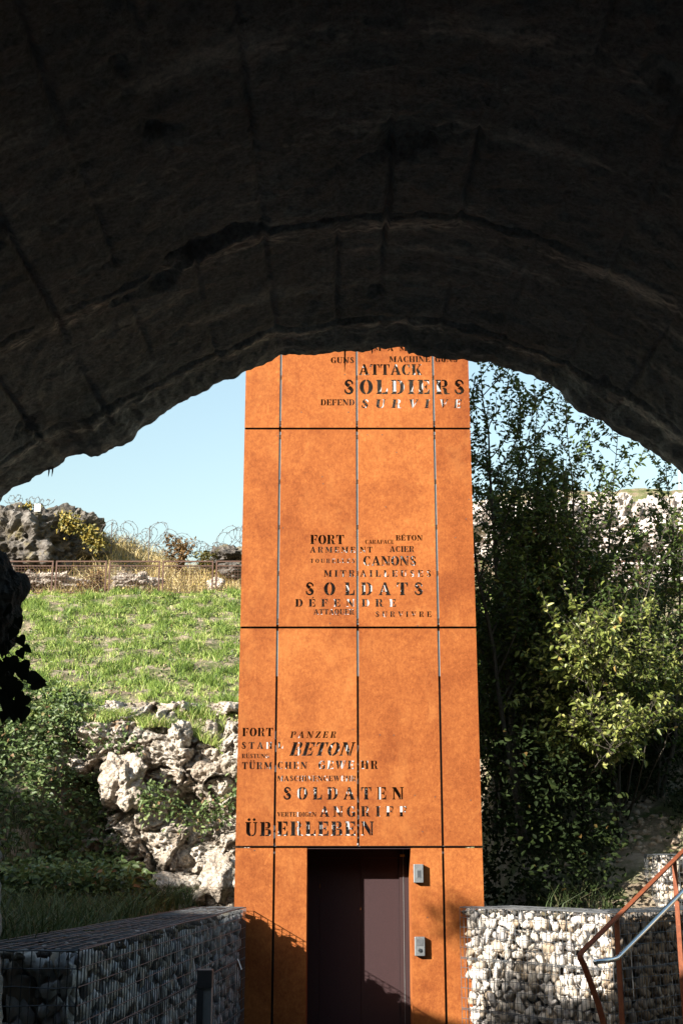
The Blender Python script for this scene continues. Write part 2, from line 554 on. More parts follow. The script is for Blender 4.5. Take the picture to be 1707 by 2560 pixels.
def fort():
    prof, arc = rim_world()
    n = len(prof)
    k = 121
    pad = np.pad(prof, ((k // 2, k // 2), (0, 0)), mode='reflect', reflect_type='odd')
    sm = np.stack([np.convolve(pad[:, c], np.ones(k) / k, 'valid') for c in (0, 1)], 1)
    tan = np.gradient(sm, axis=0)
    tan /= np.linalg.norm(tan, axis=1)[:, None]
    nor = np.stack([-tan[:, 1], tan[:, 0]], 1)               # points out of the tunnel
    ctr = np.array([0.1, 2.0])
    nor *= np.sign(((sm - ctr) * nor).sum(1))[:, None]
    ys = np.concatenate([np.linspace(-7, 2.4, 24), np.linspace(2.45, MY, 230)])
    V = np.zeros((len(ys), n, 3))
    crust_lit = np.zeros((len(ys), n))  # mineral deposits and the lit ring and rim edges, painted together
    grooves = arc[-1] * np.array([0.27, 0.30, 0.33, 0.358, 0.386, 0.412, 0.438, 0.464, 0.490, 0.507, 0.533, 0.56, 0.588, 0.615, 0.645, 0.675, 0.705])
    for j, y in enumerate(ys):
        w = float(smooth(5.35, MY, y))
        base = sm * (1 - w) + prof * w
        off = np.full(n, 0.07 * (1 - w))
        # the vault was cast in two rings: the joint runs round at 4.6 m and again at 3.1 m
        wob = np.array([0.11 * noise.noise(Vector((a * 1.1, 5.1, 0))) + 0.04 * noise.noise(Vector((a * 5, 9.1, 0))) for a in arc])
        rim_off = np.zeros(n)
        for yj, dp, ln in ((4.60, 0.035, 0.20),):
            off += dp * (smooth(yj, yj + ln, y + wob) - 1) - 0.5 * dp * smooth(yj + ln, yj + 1.0, y + wob)
            off += 0.04 * np.exp(-((y + wob - yj + 0.02) / 0.012) ** 2) * np.array([max(0.15, min(1.0, 0.6 + 1.2 * noise.noise(Vector((a * 2.3, 3.3, 0))))) for a in arc])
        rim_off += 0.03 * (smooth(5.62, 5.78, y + wob) - smooth(5.80, 5.95, y)) + 0.03 * np.exp(-((y + wob - 5.61) / 0.016) ** 2)
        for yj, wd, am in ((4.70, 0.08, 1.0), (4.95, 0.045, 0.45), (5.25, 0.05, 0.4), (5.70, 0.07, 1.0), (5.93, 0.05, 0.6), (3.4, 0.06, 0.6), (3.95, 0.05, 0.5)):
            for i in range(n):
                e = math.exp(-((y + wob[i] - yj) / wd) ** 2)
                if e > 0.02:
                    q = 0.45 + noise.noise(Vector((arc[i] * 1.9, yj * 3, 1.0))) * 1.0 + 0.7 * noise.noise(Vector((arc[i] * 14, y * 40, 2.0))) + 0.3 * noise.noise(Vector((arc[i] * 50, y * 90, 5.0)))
                    crust_lit[j, i] += am * e * max(0.0, min(1.0, q * 2.8 - 1.05))
        for a, d in zip(grooves, (0.02, 0.025, 0.03, 0.028, 0.035, 0.03, 0.035, 0.03, 0.028, 0.045, 0.03, 0.028, 0.022, 0.024, 0.02, 0.02, 0.02)):
            g = np.exp(-((arc - a - 0.004 * math.sin(y * 5 + a * 9) - 0.004 * noise.noise(Vector((y * 9, a * 7, 0)))) / 0.010) ** 2) * max(0.0, min(1.0, 0.55 + 1.3 * noise.noise(Vector((a * 5, y * 1.3, 4)))))
            off += d * g
        for i in range(n):
            if y < 2.4:
                dn = 0
            else:
                p = Vector((base[i, 0], y, base[i, 1]))
                dn = 0.018 * noise.noise(p * 1.6) + 0.012 * noise.noise(p * 9) + 0.010 * noise.noise(p * 24)
                hole = noise.noise(p * Vector((2.2, 3.4, 2.2)) + Vector((3, 1, 8))) + 0.16 * noise.noise(p * 9) + 0.10 * noise.noise(p * 21)
                dn += 0.05 * min(1.0, max(0.0, (hole - 0.42) * 7)) * (1 + 0.5 * noise.noise(p * 18))
                if y > MY - 0.5:
                    dn += (0.05 * noise.noise(p * 14) + 0.05 * noise.noise(p * 33)) * (y - MY + 0.5) * 2
            o = off[i] * (1 - w) + rim_off[i] + dn * (1 - 0.8 * w)
            V[j, i] = (base[i, 0] + nor[i, 0] * o, y, base[i, 1] + nor[i, 1] * o)
    m = len(ys)
    idx = np.arange(m * n).reshape(m, n)
    F = np.stack([idx[:-1, :-1], idx[:-1, 1:], idx[1:, 1:], idx[1:, :-1]], -1).reshape(-1, 4)
    t = empty('fort_tunnel', (0, MY, 0), "dark rough concrete tunnel vault of the old fort framing the view from above", "tunnel")
    np_mesh('vault', V.reshape(-1, 3), F, M['vault'], t, tone=crust_lit.ravel(), shade=True)
    # the front wall outside, and the mass on top
    top_x = [-60, -30, -26, -22, -18, -15, -12, -10.3, -8.4, -7.5, -7.1, -6.4, -6.0, -5, -4, -3, 0, 4, 12, 30]
    top_z = [14.5, 14.5, 14.0, 12.1, 9.8, 8.5, 6.9, 5.85, 5.38, 5.12, 5.06, 5.04, 5.0, 4.82, 4.95, 5.2, 5.25, 5.3, 5.3, 5.2]
    mb = MB()
    end = V[-1]
    fr = []
    for i in range(n):
        d = np.array([end[i, 0] - ctr[0], end[i, 2] - 1.6])
        sx = 3.3 / max(1e-6, abs(d[0]))
        sz = (3.55 / d[1]) if d[1] > 1e-6 else 1e9
        s = min(sx, sz)
        fr.append((ctr[0] + d[0] * s, MY + 0.12, max(-0.2, 1.6 + d[1] * s)))
    va = [tuple(p) for p in end] + fr
    mb.add(va, [(i, i + 1, n + i + 1, n + i) for i in range(n - 1)])
    mb.build('front_wall', M['rock_grey'], t)
    mb = MB()
    xs = np.concatenate([np.linspace(-60, -3.2, 90), np.linspace(-3.2, 30, 50)])
    rows = []
    for x in xs:
        z = float(np.interp(x, top_x, top_z)) + 0.18 * noise.noise(Vector((x * 1.3, 0, 3))) * (x < -6)
        lo = 5.15 if -3.2 < x < 3.4 else -0.3
        rows.append([(x, MY + 0.1, lo), (x, MY + 0.1, z), (x, -7.0, z), (x, -7.0, -0.3)])
    v = [p for r_ in rows for p in r_]
    f = []
    for i in range(len(xs) - 1):
        for c in range(3):
            a = i * 4 + c
            f.append((a, a + 1, a + 5, a + 4))
    mb.add(v, f)
    mb.build('roof_mass', M['rock_grey'], t)
    MB().span((-4, -7.3, -0.3), (4, -7.05, 6)).build('back_wall', M['vault'], t)
    lp = np.array([(-7.93 + rng.normal(0, .15), 6.0 + rng.normal(0, .15), 6.32 + rng.normal(0, .13)) for _ in range(220)])
    dd = rng.normal(size=(220, 3))
    Vl, Fl, Tl = leaf_mesh(lp, dd, rng.normal(size=(220, 3)), rng.uniform(.05, .1, 220), rng.uniform(.04, .06, 220), rng.uniform(0, 1, 220))
    np_mesh('shadow_leaves', Vl, Fl, M['leaf'], t, tone=Tl)  # unseen leaf clump, added for its blob shadow on the tower
    lp = []
    for _ in range(1500):
        x = rng.normal(-6.75, .32)
        lp.append((x, 6.0 + rng.normal(0, .12), 5.02 + abs(rng.normal(0, 1)) * (0.26 + 0.16 * noise.noise(Vector((x * 4, 0, 0))))))
    lp = np.array(lp)
    nl = len(lp)
    Vl, Fl, Tl = leaf_mesh(lp, rng.normal(size=(nl, 3)), rng.normal(size=(nl, 3)), rng.uniform(.05, .1, nl), rng.uniform(.04, .07, nl), rng.uniform(0, 1, nl))
    np_mesh('shadow_leaves', Vl, Fl, M['leaf'], t, tone=Tl)  # second unseen clump, added to shade a patch of the right gabion
    # small drips and roots hanging off the rim
    for px, py, ln in ((862, 872, 0.06), (862, 885, 0.10), (124, 1168, 0.05), (133, 1165, 0.055), (455, 985, 0.04), (930, 872, 0.03), (1110, 893, 0.03)):
        p = at(px, py, MY - 0.03)
        MB().tube([p + Vector((0, 0, 0.05)), p - Vector((0, 0, ln * 0.5)), p - Vector((0.002, 0, ln))], [0.006, 0.004, 0.001], 6).build('drip', M['vault'], t)
    return t


fort()


# ------------------------------------------------------------------ the ground and the hills
def prof_interp(y, ys, zs):
    return np.interp(y, ys, zs)


def hill_height(x, y):
    x = np.asarray(x, float)
    y = np.asarray(y, float)
    base = 1.45 * np.maximum(smooth(-1.75, -2.15, x), smooth(2.75, 3.1, x + 0.0 * y) * smooth(13.9, 14.3, y))
    base = np.maximum(base, 1.45 * smooth(14.0, 14.5, y) * smooth(1.4, 1.7, x))
    base = np.where(y < 8.5, base * smooth(6.3, 8.0, y) + 0.40 * smooth(7.8, 6.3, y), base)
    toe = np.interp(x, [-9, -6, -4.6, -3.4, -2.2, 0, 1.6, 2.2, 3.5, 7], [16.6, 16.6, 17.2, 18.2, 19.3, 19.3, 17.0, 15.4, 15.0, 15.0])
    lip = np.interp(x, [-9, -2, 2, 5], [21.6, 22.0, 22.3, 20.5])
    t = np.clip((y - toe) / (lip - toe), 0, 1)
    rise = base + (4.45 - base) * (t ** np.interp(x, [-4.6, -3.5, -1.5, 1.5, 2.2], [1.0, 4.0, 5.0, 3.0, 0.85]))
    up = np.interp(y, [22, 25, 30, 36, 37.4], [4.45, 5.5, 7.35, 9.5, 9.6])
    z = np.where(y < lip, rise, np.maximum(up, 4.45))
    crest = np.interp(x, [-30, -13, -9, -7.6, -5.2, -3.4, 0, 3, 6, 30], [13.0, 13.0, 13.0, 12.7, 11.7, 12.1, 12.4, 14.0, 14.8, 15.2])
    far = smooth(37.4, 43.5, y)
    z = np.where(y > 37.4, 9.6 + (crest - 9.6) * far, z)
    z = z - 0.02 * np.clip(y - 46, 0, 100)
    return z


def hz(x, y):
    return float(hill_height(np.array([x]), np.array([y]))[0]) + gn(x, y)


def gn(x, y):
    if y < 14.2 and -1.8 < x < 2.8:
        return 0.0
    p = Vector((x, y, 0))
    return 0.12 * noise.fractal(p * 0.7, 1.0, 2.0, 5) + 0.05 * noise.noise(p * 3.1)


def ground():
    xs = np.concatenate([[-900, -300, -120, -60, -36, -24], np.linspace(-17, 15, 230), [22, 32, 60, 120, 300, 900]])
    ys = np.concatenate([[-900, -200, -40, -7, 0], np.linspace(6, 46, 300), [50, 60, 90, 180, 400, 1200]])
    X, Y = np.meshgrid(xs, ys)
    Z = hill_height(X.ravel(), Y.ravel())
    Z = Z + np.array([gn(a, b) if -17.1 < a < 15.1 and b > 8 else 0.0 for a, b in zip(X.ravel(), Y.ravel())])
    V = np.stack([X.ravel(), Y.ravel(), Z], 1)
    m, n = X.shape
    idx = np.arange(m * n).reshape(m, n)
    F = np.stack([idx[:-1, :-1], idx[:-1, 1:], idx[1:, 1:], idx[1:, :-1]], -1).reshape(-1, 4)
    o = np_mesh('ground', V, F, M['ground'], shade=True)
    tag(o, kind='structure')


ground()
M['floor'] = plain('bounce_paving', (0.66, 0.65, 0.63), 0.9, 0, 0.15, 6, 0.2)
tag(MB().span((-1.9, -7, 0.41), (2.4, 5.95, 0.45)).build('bounce_floor', M['floor']), kind='structure')  # unseen pale slab, added to bounce light up onto the vault


# ------------------------------------------------------------------ rocks
def rock(name, c, size, label, mat, seed, sub=6, group=None, rough=1.0, rot=0.0, cat="rock"):
    bm = bmesh.new()
    bmesh.ops.create_icosphere(bm, subdivisions=sub, radius=1)
    sd = Vector((seed * 7.3, seed * 3.1, seed * 5.7))
    S = Vector(size)
    rm = Matrix.Rotation(rot, 3, 'Z')
    big = max(size)
    for v in bm.verts:
        d = v.co.normalized()
        p = Vector((d.x * S.x, d.y * S.y, d.z * S.z))
        k = 1 + 0.30 * noise.fractal(d * 1.5 + sd, 1.0, 2.0, 3)
        cell = noise.voronoi(p * 1.7 + sd)[0]
        k += 0.16 * (cell[1] - cell[0]) - 0.10
        q = p * k
        c2 = noise.voronoi(p * 6.5 + sd)[0]
        amt = 0.034 * rough * (0.35 - c2[0]) + 0.085 * rough * noise.fractal(p * 3.0 + sd, 0.75, 2.2, 6) - 0.05 * rough * abs(noise.noise(p * 2.3 + sd))
        c3 = noise.voronoi(p * 15 + sd)[0]
        amt += 0.034 * rough * (0.3 - c3[0])
        v.co = rm @ (q + d * amt * min(2.0, max(0.6, big)))
    me = bpy.data.meshes.new(name)
    bm.to_mesh(me)
    bm.free()
    o = link_mesh(name, me, mat)
    o.location = c
    tag(o, label, cat, group)
    return o


def rock_at(px, py, Y, w, h, d, label, mat, seed, **kw):
    """rock whose middle shows at (px,py) of the 1568-wide photo and that is w x h photo pixels large"""
    p = at(px * KK, py * KK, Y)
    s = Y / FOC * KK / 2
    return rock('rock_outcrop', p, (w * s, d, h * s), label, mat, seed, **kw)


G1 = "rocks of the cliff under the grass"
def cliff():
    nu, nv = 230, 290
    V = np.zeros((nv, nu, 3))
    for j in range(nv):
        z = 0.6 + 4.15 * j / (nv - 1)
        for i in range(nu):
            x = -5.0 + 3.9 * i / (nu - 1)
            y = np.interp(z, [0.6, 1.6, 2.35, 2.75, 3.3, 4.3, 4.75], [19.7, 20.1, 20.35, 20.95, 21.0, 21.5, 22.6])
            p = Vector((x, z * 1.1, 0))
            y += 0.55 * noise.fractal(p * 0.9 + Vector((4, 1, 2)), 1.0, 2.0, 3)
            w = p + Vector((0.25 * noise.noise(p * 2 + Vector((9, 0, 0))), 0.25 * noise.noise(p * 2 + Vector((0, 9, 0))), 0))
            d, c = noise.voronoi(w * 1.25)[:2]
            y -= 0.16 * min(1.0, (d[1] - d[0]) * 2.2) + 0.26 * noise.cell(c[0] * 7.7)
            d2, c2 = noise.voronoi(w * 3.6 + Vector((5, 5, 0)))[:2]
            y -= 0.09 * min(1.0, (d2[1] - d2[0]) * 2.5) + 0.13 * noise.cell(c2[0] * 9.1)
            d5, c5 = noise.voronoi(w * 8.5 + Vector((2, 8, 0)))[:2]
            y -= 0.06 * noise.cell(c5[0] * 11.3)
            d3 = noise.voronoi(p * 12)[0]
            y += 0.06 * d3[0] + 0.10 * noise.fractal(p * 5, 0.7, 2.2, 5) - 0.06 * abs(noise.noise(p * 3.3))
            d4 = noise.voronoi(p * 26)[0]
            y += 0.03 * d4[0] + 0.03 * noise.fractal(p * 17, 0.6, 2.2, 3)
            V[j, i] = (x + 0.05 * noise.noise(p * 5), y, z + 0.06 * noise.noise(p * 4 + Vector((7, 7, 0))))
    idx = np.arange(nu * nv).reshape(nv, nu)
    F = np.stack([idx[:-1, :-1], idx[:-1, 1:], idx[1:, 1:], idx[1:, :-1]], -1).reshape(-1, 4)
    back = V[::nv - 1].copy()
    o = np_mesh('cliff', V.reshape(-1, 3), F, M['rock'], shade=False)
    tag(o, "rugged pale cliff of broken rock between the grass slope and the gabion", 'cliff')


cliff()
rock_at(285, 1795, 20.6, 110, 130, 0.45, "warm brown bulging rock overhanging beside the brambles", M['rock'], 2, group=G1)
rock_at(225, 1690, 21.3, 120, 70, 0.5, "small pale rock under the grass at the top of the brambles", M['rock'], 5, group=G1, sub=5)
rock_at(412, 1690, 21.2, 55, 70, 0.3, "single rounded stone sticking out under the turf", M['rock'], 10, group=G1, sub=5)
rock_at(415, 2050, 19.2, 150, 90, 0.6, "smooth brown slab half in shade above the gabion wall", M['rock'], 8, group=G1, rough=0.35, sub=5)
rock_at(515, 2040, 19.3, 120, 150, 0.6, "smooth pale slab between the shaded slab and the tower", M['rock'], 9, group=G1, rough=0.35, sub=5)
G2 = "rocks beyond the fence"
rock_at(60, 1270, 41.5, 370, 240, 2.2, "huge dark grey boulder on the skyline above the rusty fence", M['rock_grey'], 11, group=G2, rough=1.3)
rock_at(85, 1345, 39.0, 240, 60, 0.9, "long grey rock behind the leftmost fence panels", M['rock_mid'], 12, group=G2, rough=1.6)
rock_at(310, 1345, 38.6, 125, 62, 0.8, "pale rubble rock behind the middle fence panel", M['rock_mid'], 13, group=G2, rough=1.6)
rock_at(495, 1350, 38.4, 42, 50, 0.4, "small pointed rock behind the fence near the tower", M['rock'], 14, group=G2, sub=5)
rock_at(550, 1285, 41.0, 150, 60, 1.2, "mossy rock ledge on the skyline beside the tower", M['rock_grey'], 15, group=G2, rough=1.6)
rock_at(545, 1310, 39.4, 90, 40, 0.6, "grey rock below the skyline ledge behind the last fence panel", M['rock_grey'], 16, group=G2, sub=5)
rock_at(150, 1230, 43.0, 200, 120, 1.6, "dark rounded shoulder of rock right of the huge boulder", M['rock_grey'], 17, group=G2, rough=1.2)
G3 = "rubble rocks behind the trees"
for i, (px, py, w, h, lab) in enumerate([(1140, 1230, 190, 150, "pale rubble rock behind the tree next to the tower"),
                                         (1270, 1240, 190, 190, "broad pale rubble rock seen between the tree stems"),
                                         (1400, 1225, 200, 170, "pale rubble rock behind the tall thin tree"),
                                         (1530, 1240, 190, 190, "pale rubble rock at the right picture edge behind leaves"),
                                         (1330, 1325, 160, 60, "low pale rock behind the right fence rails"),
                                         (1480, 1325, 190, 60, "low long pale rock at the right fence below the rubble")]):
    rock_at(px, py, 40.2 if i < 4 else 38.6, w * 1.25, h * 1.15, 1.6 if i < 4 else 0.8, lab, M['rubble'], 30 + i, group=G3, rough=2.0)
rock_at(1118, 1590, 21.3, 70, 120, 0.5, "sunlit rock just right of the tower behind the curved trunk", M['rock'], 40, sub=5)
# the dark lump on the tunnel's left jamb
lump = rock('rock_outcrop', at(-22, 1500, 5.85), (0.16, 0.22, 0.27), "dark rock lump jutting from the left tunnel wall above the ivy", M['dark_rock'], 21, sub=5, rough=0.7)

# ------------------------------------------------------------------ stencil lettering, cut right through the steel
def arc_pts(cx, cy, rx, ry, a0, a1, n=14):
    return [(cx + rx * math.cos(R(a0 + (a1 - a0) * i / n)), cy + ry * math.sin(R(a0 + (a1 - a0) * i / n))) for i in range(n + 1)]


def crescent(cx, rx, irx, side, cy=0.5, ry=0.52, iry=0.42, gap=0.03):
    a = math.degrees(math.acos(gap / rx)) if rx > gap else 80
    b = math.degrees(math.acos(min(0.99, gap / irx)))
    if side > 0:
        o = arc_pts(cx, cy, rx, ry, -a, a)
        i = arc_pts(cx, cy, irx, iry, b, -b)
    else:
        o = arc_pts(cx, cy, rx, ry, 180 - a, 180 + a)
        i = arc_pts(cx, cy, irx, iry, 180 + b, 180 - b)
    return o + i


def bowl(x, y0, y1, w, th, tv=0.085):
    """right half bowl starting at x between heights y0 and y1"""
    cy, ry = (y0 + y1) / 2, (y1 - y0) / 2
    fl = w - ry * 0.8 if w > ry * 0.8 else 0.02
    o = [(x, y0)] + arc_pts(x + fl, cy, w - fl, ry, -90, 90) + [(x, y1)]
    i = [(x, y1 - tv)] + arc_pts(x + fl * 0.9, cy, w - th - fl * 0.9, ry - tv, 90, -90) + [(x, y0 + tv)]
    return o + i


def halfstem(x=0.0, w=0.27, foot=False):
    """heavy stem with slab serifs on its left, and at the foot on both sides when asked"""
    s = 0.07
    r = x + s + w
    rt = [(r + s, 0), (r + s, 0.06), (r, 0.09), (r, 1)] if foot else [(r, 0), (r, 1)]
    return [(x, 0)] + rt + [(x, 1), (x, 0.94), (x + s, 0.91), (x + s, 0.09), (x, 0.06)]


def stem(x=0.0, w=0.27, s=0.07, y0=0.0, y1=1.0, head=True, foot=True):
    l, r = x + s, x + s + w
    p = [(x, y0), (r + s, y0), (r + s, y0 + .06), (r, y0 + .09)] if foot else [(l, y0), (r, y0)]
    p += [(r, y1 - .09), (r + s, y1 - .06), (r + s, y1), (x, y1), (x, y1 - .06), (l, y1 - .09)] if head else [(r, y1), (l, y1)]
    if foot:
        p += [(l, y0 + .09), (x, y0 + .06)]
    return p


def stroke(pts, ws):
    L, Rr = [], []
    for i, p in enumerate(pts):
        a, b = pts[max(0, i - 1)], pts[min(len(pts) - 1, i + 1)]
        dx, dy = b[0] - a[0], b[1] - a[1]
        d = math.hypot(dx, dy)
        nx, ny = -dy / d, dx / d
        L.append((p[0] + nx * ws[i] / 2, p[1] + ny * ws[i] / 2))
        Rr.append((p[0] - nx * ws[i] / 2, p[1] - ny * ws[i] / 2))
    return L + Rr[::-1]


TOP_ARM = [(.39, 1), (.74, 1), (.74, .66), (.69, .66), (.62, .86), (.39, .92)]
MID_ARM = [(.39, .455), (.50, .455), (.55, .35), (.60, .35), (.60, .67), (.55, .67), (.50, .55), (.39, .55)]
BOT_ARM = [(.39, 0), (.76, 0), (.76, .36), (.71, .36), (.63, .13), (.39, .08)]


def glyphs():
    g = {}
    g['I'] = (.41, [stem()])
    g['E'] = (.78, [halfstem(), TOP_ARM, MID_ARM, BOT_ARM])
    g['F'] = (.76, [halfstem(foot=True), TOP_ARM, [(a + .02, b) for a, b in MID_ARM]])
    g['L'] = (.74, [halfstem(), [(a - .02, b * 1.15) for a, b in BOT_ARM]])
    g['H'] = (.94, [stem(0), stem(.53), [(.385, .455), (.555, .455), (.555, .55), (.385, .55)]])
    g['T'] = (.84, [stem(.215, head=False, y1=1.0), [(.245, 1), (.0, 1), (.0, .66), (.05, .66), (.12, .88), (.245, .92)],
                    [(.595, 1), (.84, 1), (.84, .66), (.79, .66), (.72, .88), (.595, .92)]])
    g['O'] = (.86, [crescent(.43, .43, .16, -1), crescent(.43, .43, .16, 1)])
    g['Q'] = (.88, [crescent(.43, .43, .16, -1), crescent(.43, .43, .16, 1), [(.46, -.03), (.60, -.20), (.86, -.20), (.84, -.10), (.66, -.06), (.58, -.03)]])
    g['C'] = (.80, [crescent(.43, .43, .16, -1), [(.46, 1.02), (.46, .92), (.56, .88), (.66, .66), (.72, .66), (.72, 1.0), (.67, 1.0), (.63, .95)],
                    [(.46, -.02), (.46, .08), (.58, .12), (.68, .32), (.75, .30), (.66, .06), (.56, -.01)]])
    g['G'] = (.86, [crescent(.43, .43, .16, -1), [(.46, 1.02), (.46, .92), (.56, .88), (.66, .66), (.72, .66), (.72, 1.0), (.67, 1.0), (.63, .95)],
                    [(.46, -.02), (.46, .08), (.55, .12), (.55, .37), (.47, .40), (.47, .46), (.86, .46), (.86, .40), (.80, .37), (.80, .0), (.74, .0), (.70, .06), (.58, -.01)]])
    g['D'] = (.88, [halfstem(), bowl(.39, 0, 1, .47, .26)])
    g['P'] = (.80, [halfstem(foot=True), bowl(.39, .44, 1, .39, .23)])
    g['B'] = (.82, [halfstem(), bowl(.39, .535, 1, .37, .22), bowl(.39, 0, .495, .42, .24)])
    g['R'] = (.90, [halfstem(foot=True), bowl(.39, .50, 1, .38, .22), [(.42, .46), (.60, .46), (.70, .38), (.74, .12), (.78, .07), (.90, .07), (.90, 0), (.62, -.01), (.52, .06), (.50, .34), (.42, .40)]])
    g['U'] = (.88, [[(.0, 1), (.42, 1), (.42, .94), (.34, .91), (.34, .28), (.42, .10), (.42, -.02), (.26, .02), (.12, .13), (.07, .28), (.07, .91), (.0, .94)],
                    [(.56, 1), (.88, 1), (.88, .94), (.80, .91), (.80, .28), (.74, .10), (.60, 0), (.47, -.02), (.47, .08), (.60, .11), (.68, .27), (.68, .91), (.56, .94)]])
    g['V'] = (.90, [[(.0, 1), (.42, 1), (.42, .94), (.36, .92), (.52, .36), (.45, .0), (.39, .0), (.06, .92), (.0, .94)],
                    [(.60, 1), (.90, 1), (.90, .94), (.84, .92), (.51, .02), (.56, .36), (.73, .92), (.60, .94)]])
    g['W'] = (1.3, [[(.0, 1), (.40, 1), (.40, .94), (.35, .92), (.45, .40), (.39, .0), (.33, .0), (.06, .92), (.0, .94)],
                    [(.43, .02), (.49, .38), (.58, .68), (.50, .92), (.46, .94), (.46, 1), (.86, 1), (.86, .94), (.82, .92), (.91, .40), (.85, .0), (.79, .0), (.63, .50)],
                    [(1.02, 1), (1.30, 1), (1.30, .94), (1.24, .92), (.90, .02), (.96, .38), (1.14, .92), (1.02, .94)]])
    g['A'] = (.94, [[(.0, 0), (.30, 0), (.30, .06), (.22, .08), (.28, .27), (.33, .27), (.36, .36), (.31, .38), (.42, .72), (.36, .86), (.07, .08), (.0, .06)],
                    [(.36, 1.0), (.56, 1.0), (.87, .08), (.94, .06), (.94, 0), (.52, 0), (.52, .06), (.59, .08), (.54, .27), (.38, .27), (.40, .36), (.52, .36), (.39, .82)]])
    g['N'] = (.96, [[(.0, 0), (.27, 0), (.27, .06), (.19, .09), (.19, .72), (.09, .86), (.09, .09), (.0, .06)],
                    [(.0, 1), (.32, 1), (.70, .38), (.70, .0), (.64, .0), (.05, .92), (.0, .94)],
                    [(.66, 1), (.96, 1), (.96, .94), (.87, .91), (.87, .0), (.75, .0), (.75, .91), (.66, .94)]])
    g['M'] = (1.16, [[(.0, 0), (.27, 0), (.27, .06), (.19, .09), (.19, .70), (.09, .90), (.09, .09), (.0, .06)],
                     [(.0, 1), (.33, 1), (.60, .40), (.54, .06), (.48, .06), (.07, .93), (.0, .94)],
                     [(.58, .08), (.63, .38), (.76, .74), (.76, .09), (.68, .06), (.68, 0), (1.16, 0), (1.16, .06), (1.06, .09), (1.06, .91), (1.16, .94), (1.16, 1), (.84, 1)]])
    g['K'] = (.94, [stem(0), [(.47, .58), (.70, .91), (.60, .94), (.60, 1), (.90, 1), (.90, .94), (.82, .92), (.60, .64), (.88, .08), (.94, .06), (.94, 0), (.50, 0), (.50, .06), (.56, .08), (.43, .40), (.41, .47)]])
    g['Z'] = (.78, [[(.03, 1), (.26, 1), (.26, .92), (.14, .86), (.08, .64), (.03, .64)], [(.31, 1), (.76, 1), (.76, .94), (.34, .08), (.31, 0), (.0, 0), (.0, .05), (.43, .92), (.31, .92)],
                    [(.40, 0), (.78, 0), (.78, .40), (.73, .40), (.64, .14), (.44, .08)]])
    up = stroke([(.60, .68), (.58, .84), (.46, .94), (.30, .96), (.19, .86), (.18, .74), (.27, .64), (.40, .57)], [.09, .13, .14, .13, .16, .22, .25, .24])
    lo = stroke([(.33, .49), (.48, .40), (.57, .28), (.54, .14), (.42, .05), (.26, .06), (.14, .16), (.10, .33)], [.24, .26, .24, .18, .13, .13, .13, .09])
    g['S'] = (.72, [up, lo])
    return g


GL = glyphs()
ACC = {'É': ('E', 'acute'), 'Ü': ('U', 'uml')}


def word(text, x0, x1, z0, z1, italic=0.0, gap=None):
    """letter outlines (x,z) filling the box x0..x1, z0..z1; the letters keep a natural width and are spread to fit"""
    H = z1 - z0
    ws = [GL[ACC[c][0] if c in ACC else c][0] for c in text]
    tot = sum(ws)
    n = len(text)
    width = x1 - x0 - italic * H
    k = 1.0                                                   # width factor of a letter
    nat = 0.07
    if n > 1:
        space = (width / H - tot * k) / (n - 1)
        if space < nat:
            k = (width / H - nat * (n - 1)) / tot
            space = nat
        elif space > 0.75:
            k = min(1.25, k + (space - 0.75) * (n - 1) / tot)
            space = (width / H - tot * k) / (n - 1)
    else:
        k, space = width / H / tot, 0
    out = []
    x = 0.0
    for c, w in zip(text, ws):
        base, acc = ACC.get(c, (c, None))
        polys = list(GL[base][1])
        if acc == 'acute':
            polys = polys + [[(.34, 1.06), (.46, 1.06), (.62, 1.26), (.46, 1.26)]]
        if acc == 'uml':
            polys = polys + [arc_pts(.26, 1.17, .11, .10, 0, 330, 11), arc_pts(.64, 1.17, .11, .10, 0, 330, 11)]
        for p in polys:
            out.append([(x0 + (x + a * k + italic * b) * H, z0 + b * H) for a, b in p])
        x += w * k + space
    return out


# ------------------------------------------------------------------ the rust-steel lift tower
TY = 14.0
TX = [-1.144, -0.725, 0.181, 1.094, 1.52]
TZ = [0.0, 2.20, 4.60, 6.98, 9.36]
SEAM = 0.012


def crop1(x, y):
    return at(580 + x / 2.45, 840 + y / 2.45, TY)


def crop2(x, y):
    return at(580 + x / 2.45, 1780 + y / 2.45, TY)


W1 = [("AR", 650, 745, 62, 92, 0), ("MAM", 868, 1072, 62, 92, 0), ("ENT", 1085, 1205, 62, 92, 0),
      ("GUNS", 605, 748, 130, 166, 0), ("MACHINE", 962, 1212, 124, 160, 0), ("GUNS", 1242, 1380, 124, 160, 0),
      ("ATTACK", 776, 1162, 173, 239, 0), ("S", 682, 748, 268, 357, 0), ("OLDIE", 781, 1210, 268, 356, 0), ("RS", 1246, 1424, 268, 357, 0),
      ("DEFEND", 543, 750, 388, 425, 0), ("SURVI", 786, 1212, 388, 441, .16), ("VE", 1265, 1408, 388, 441, .16),
      ("FORT", 480, 686, 1218, 1275, 0), ("CARAPACE", 815, 990, 1248, 1273, 0), ("BÉTON", 1002, 1166, 1219, 1253, 0),
      ("ARMEME", 478, 754, 1291, 1327, 0), ("NT", 783, 859, 1291, 1327, 0), ("ACIER", 964, 1116, 1287, 1323, 0),
      ("TOURELLES", 478, 753, 1364, 1390, 0), ("CANONS", 803, 1129, 1348, 1406, 0),
      ("MITR", 563, 753, 1434, 1475, 0), ("AILLEUSES", 783, 1219, 1434, 1475, 0),
      ("SOL", 447, 750, 1509, 1588, 0), ("DATS", 790, 1170, 1509, 1588, 0),
      ("DÉFEN", 388, 750, 1611, 1658, 0), ("DRE", 794, 1004, 1611, 1658, 0),
      ("ATTAQUER", 500, 748, 1672, 1706, 0), ("SURVIVRE", 877, 1220, 1687, 1721, 0)]
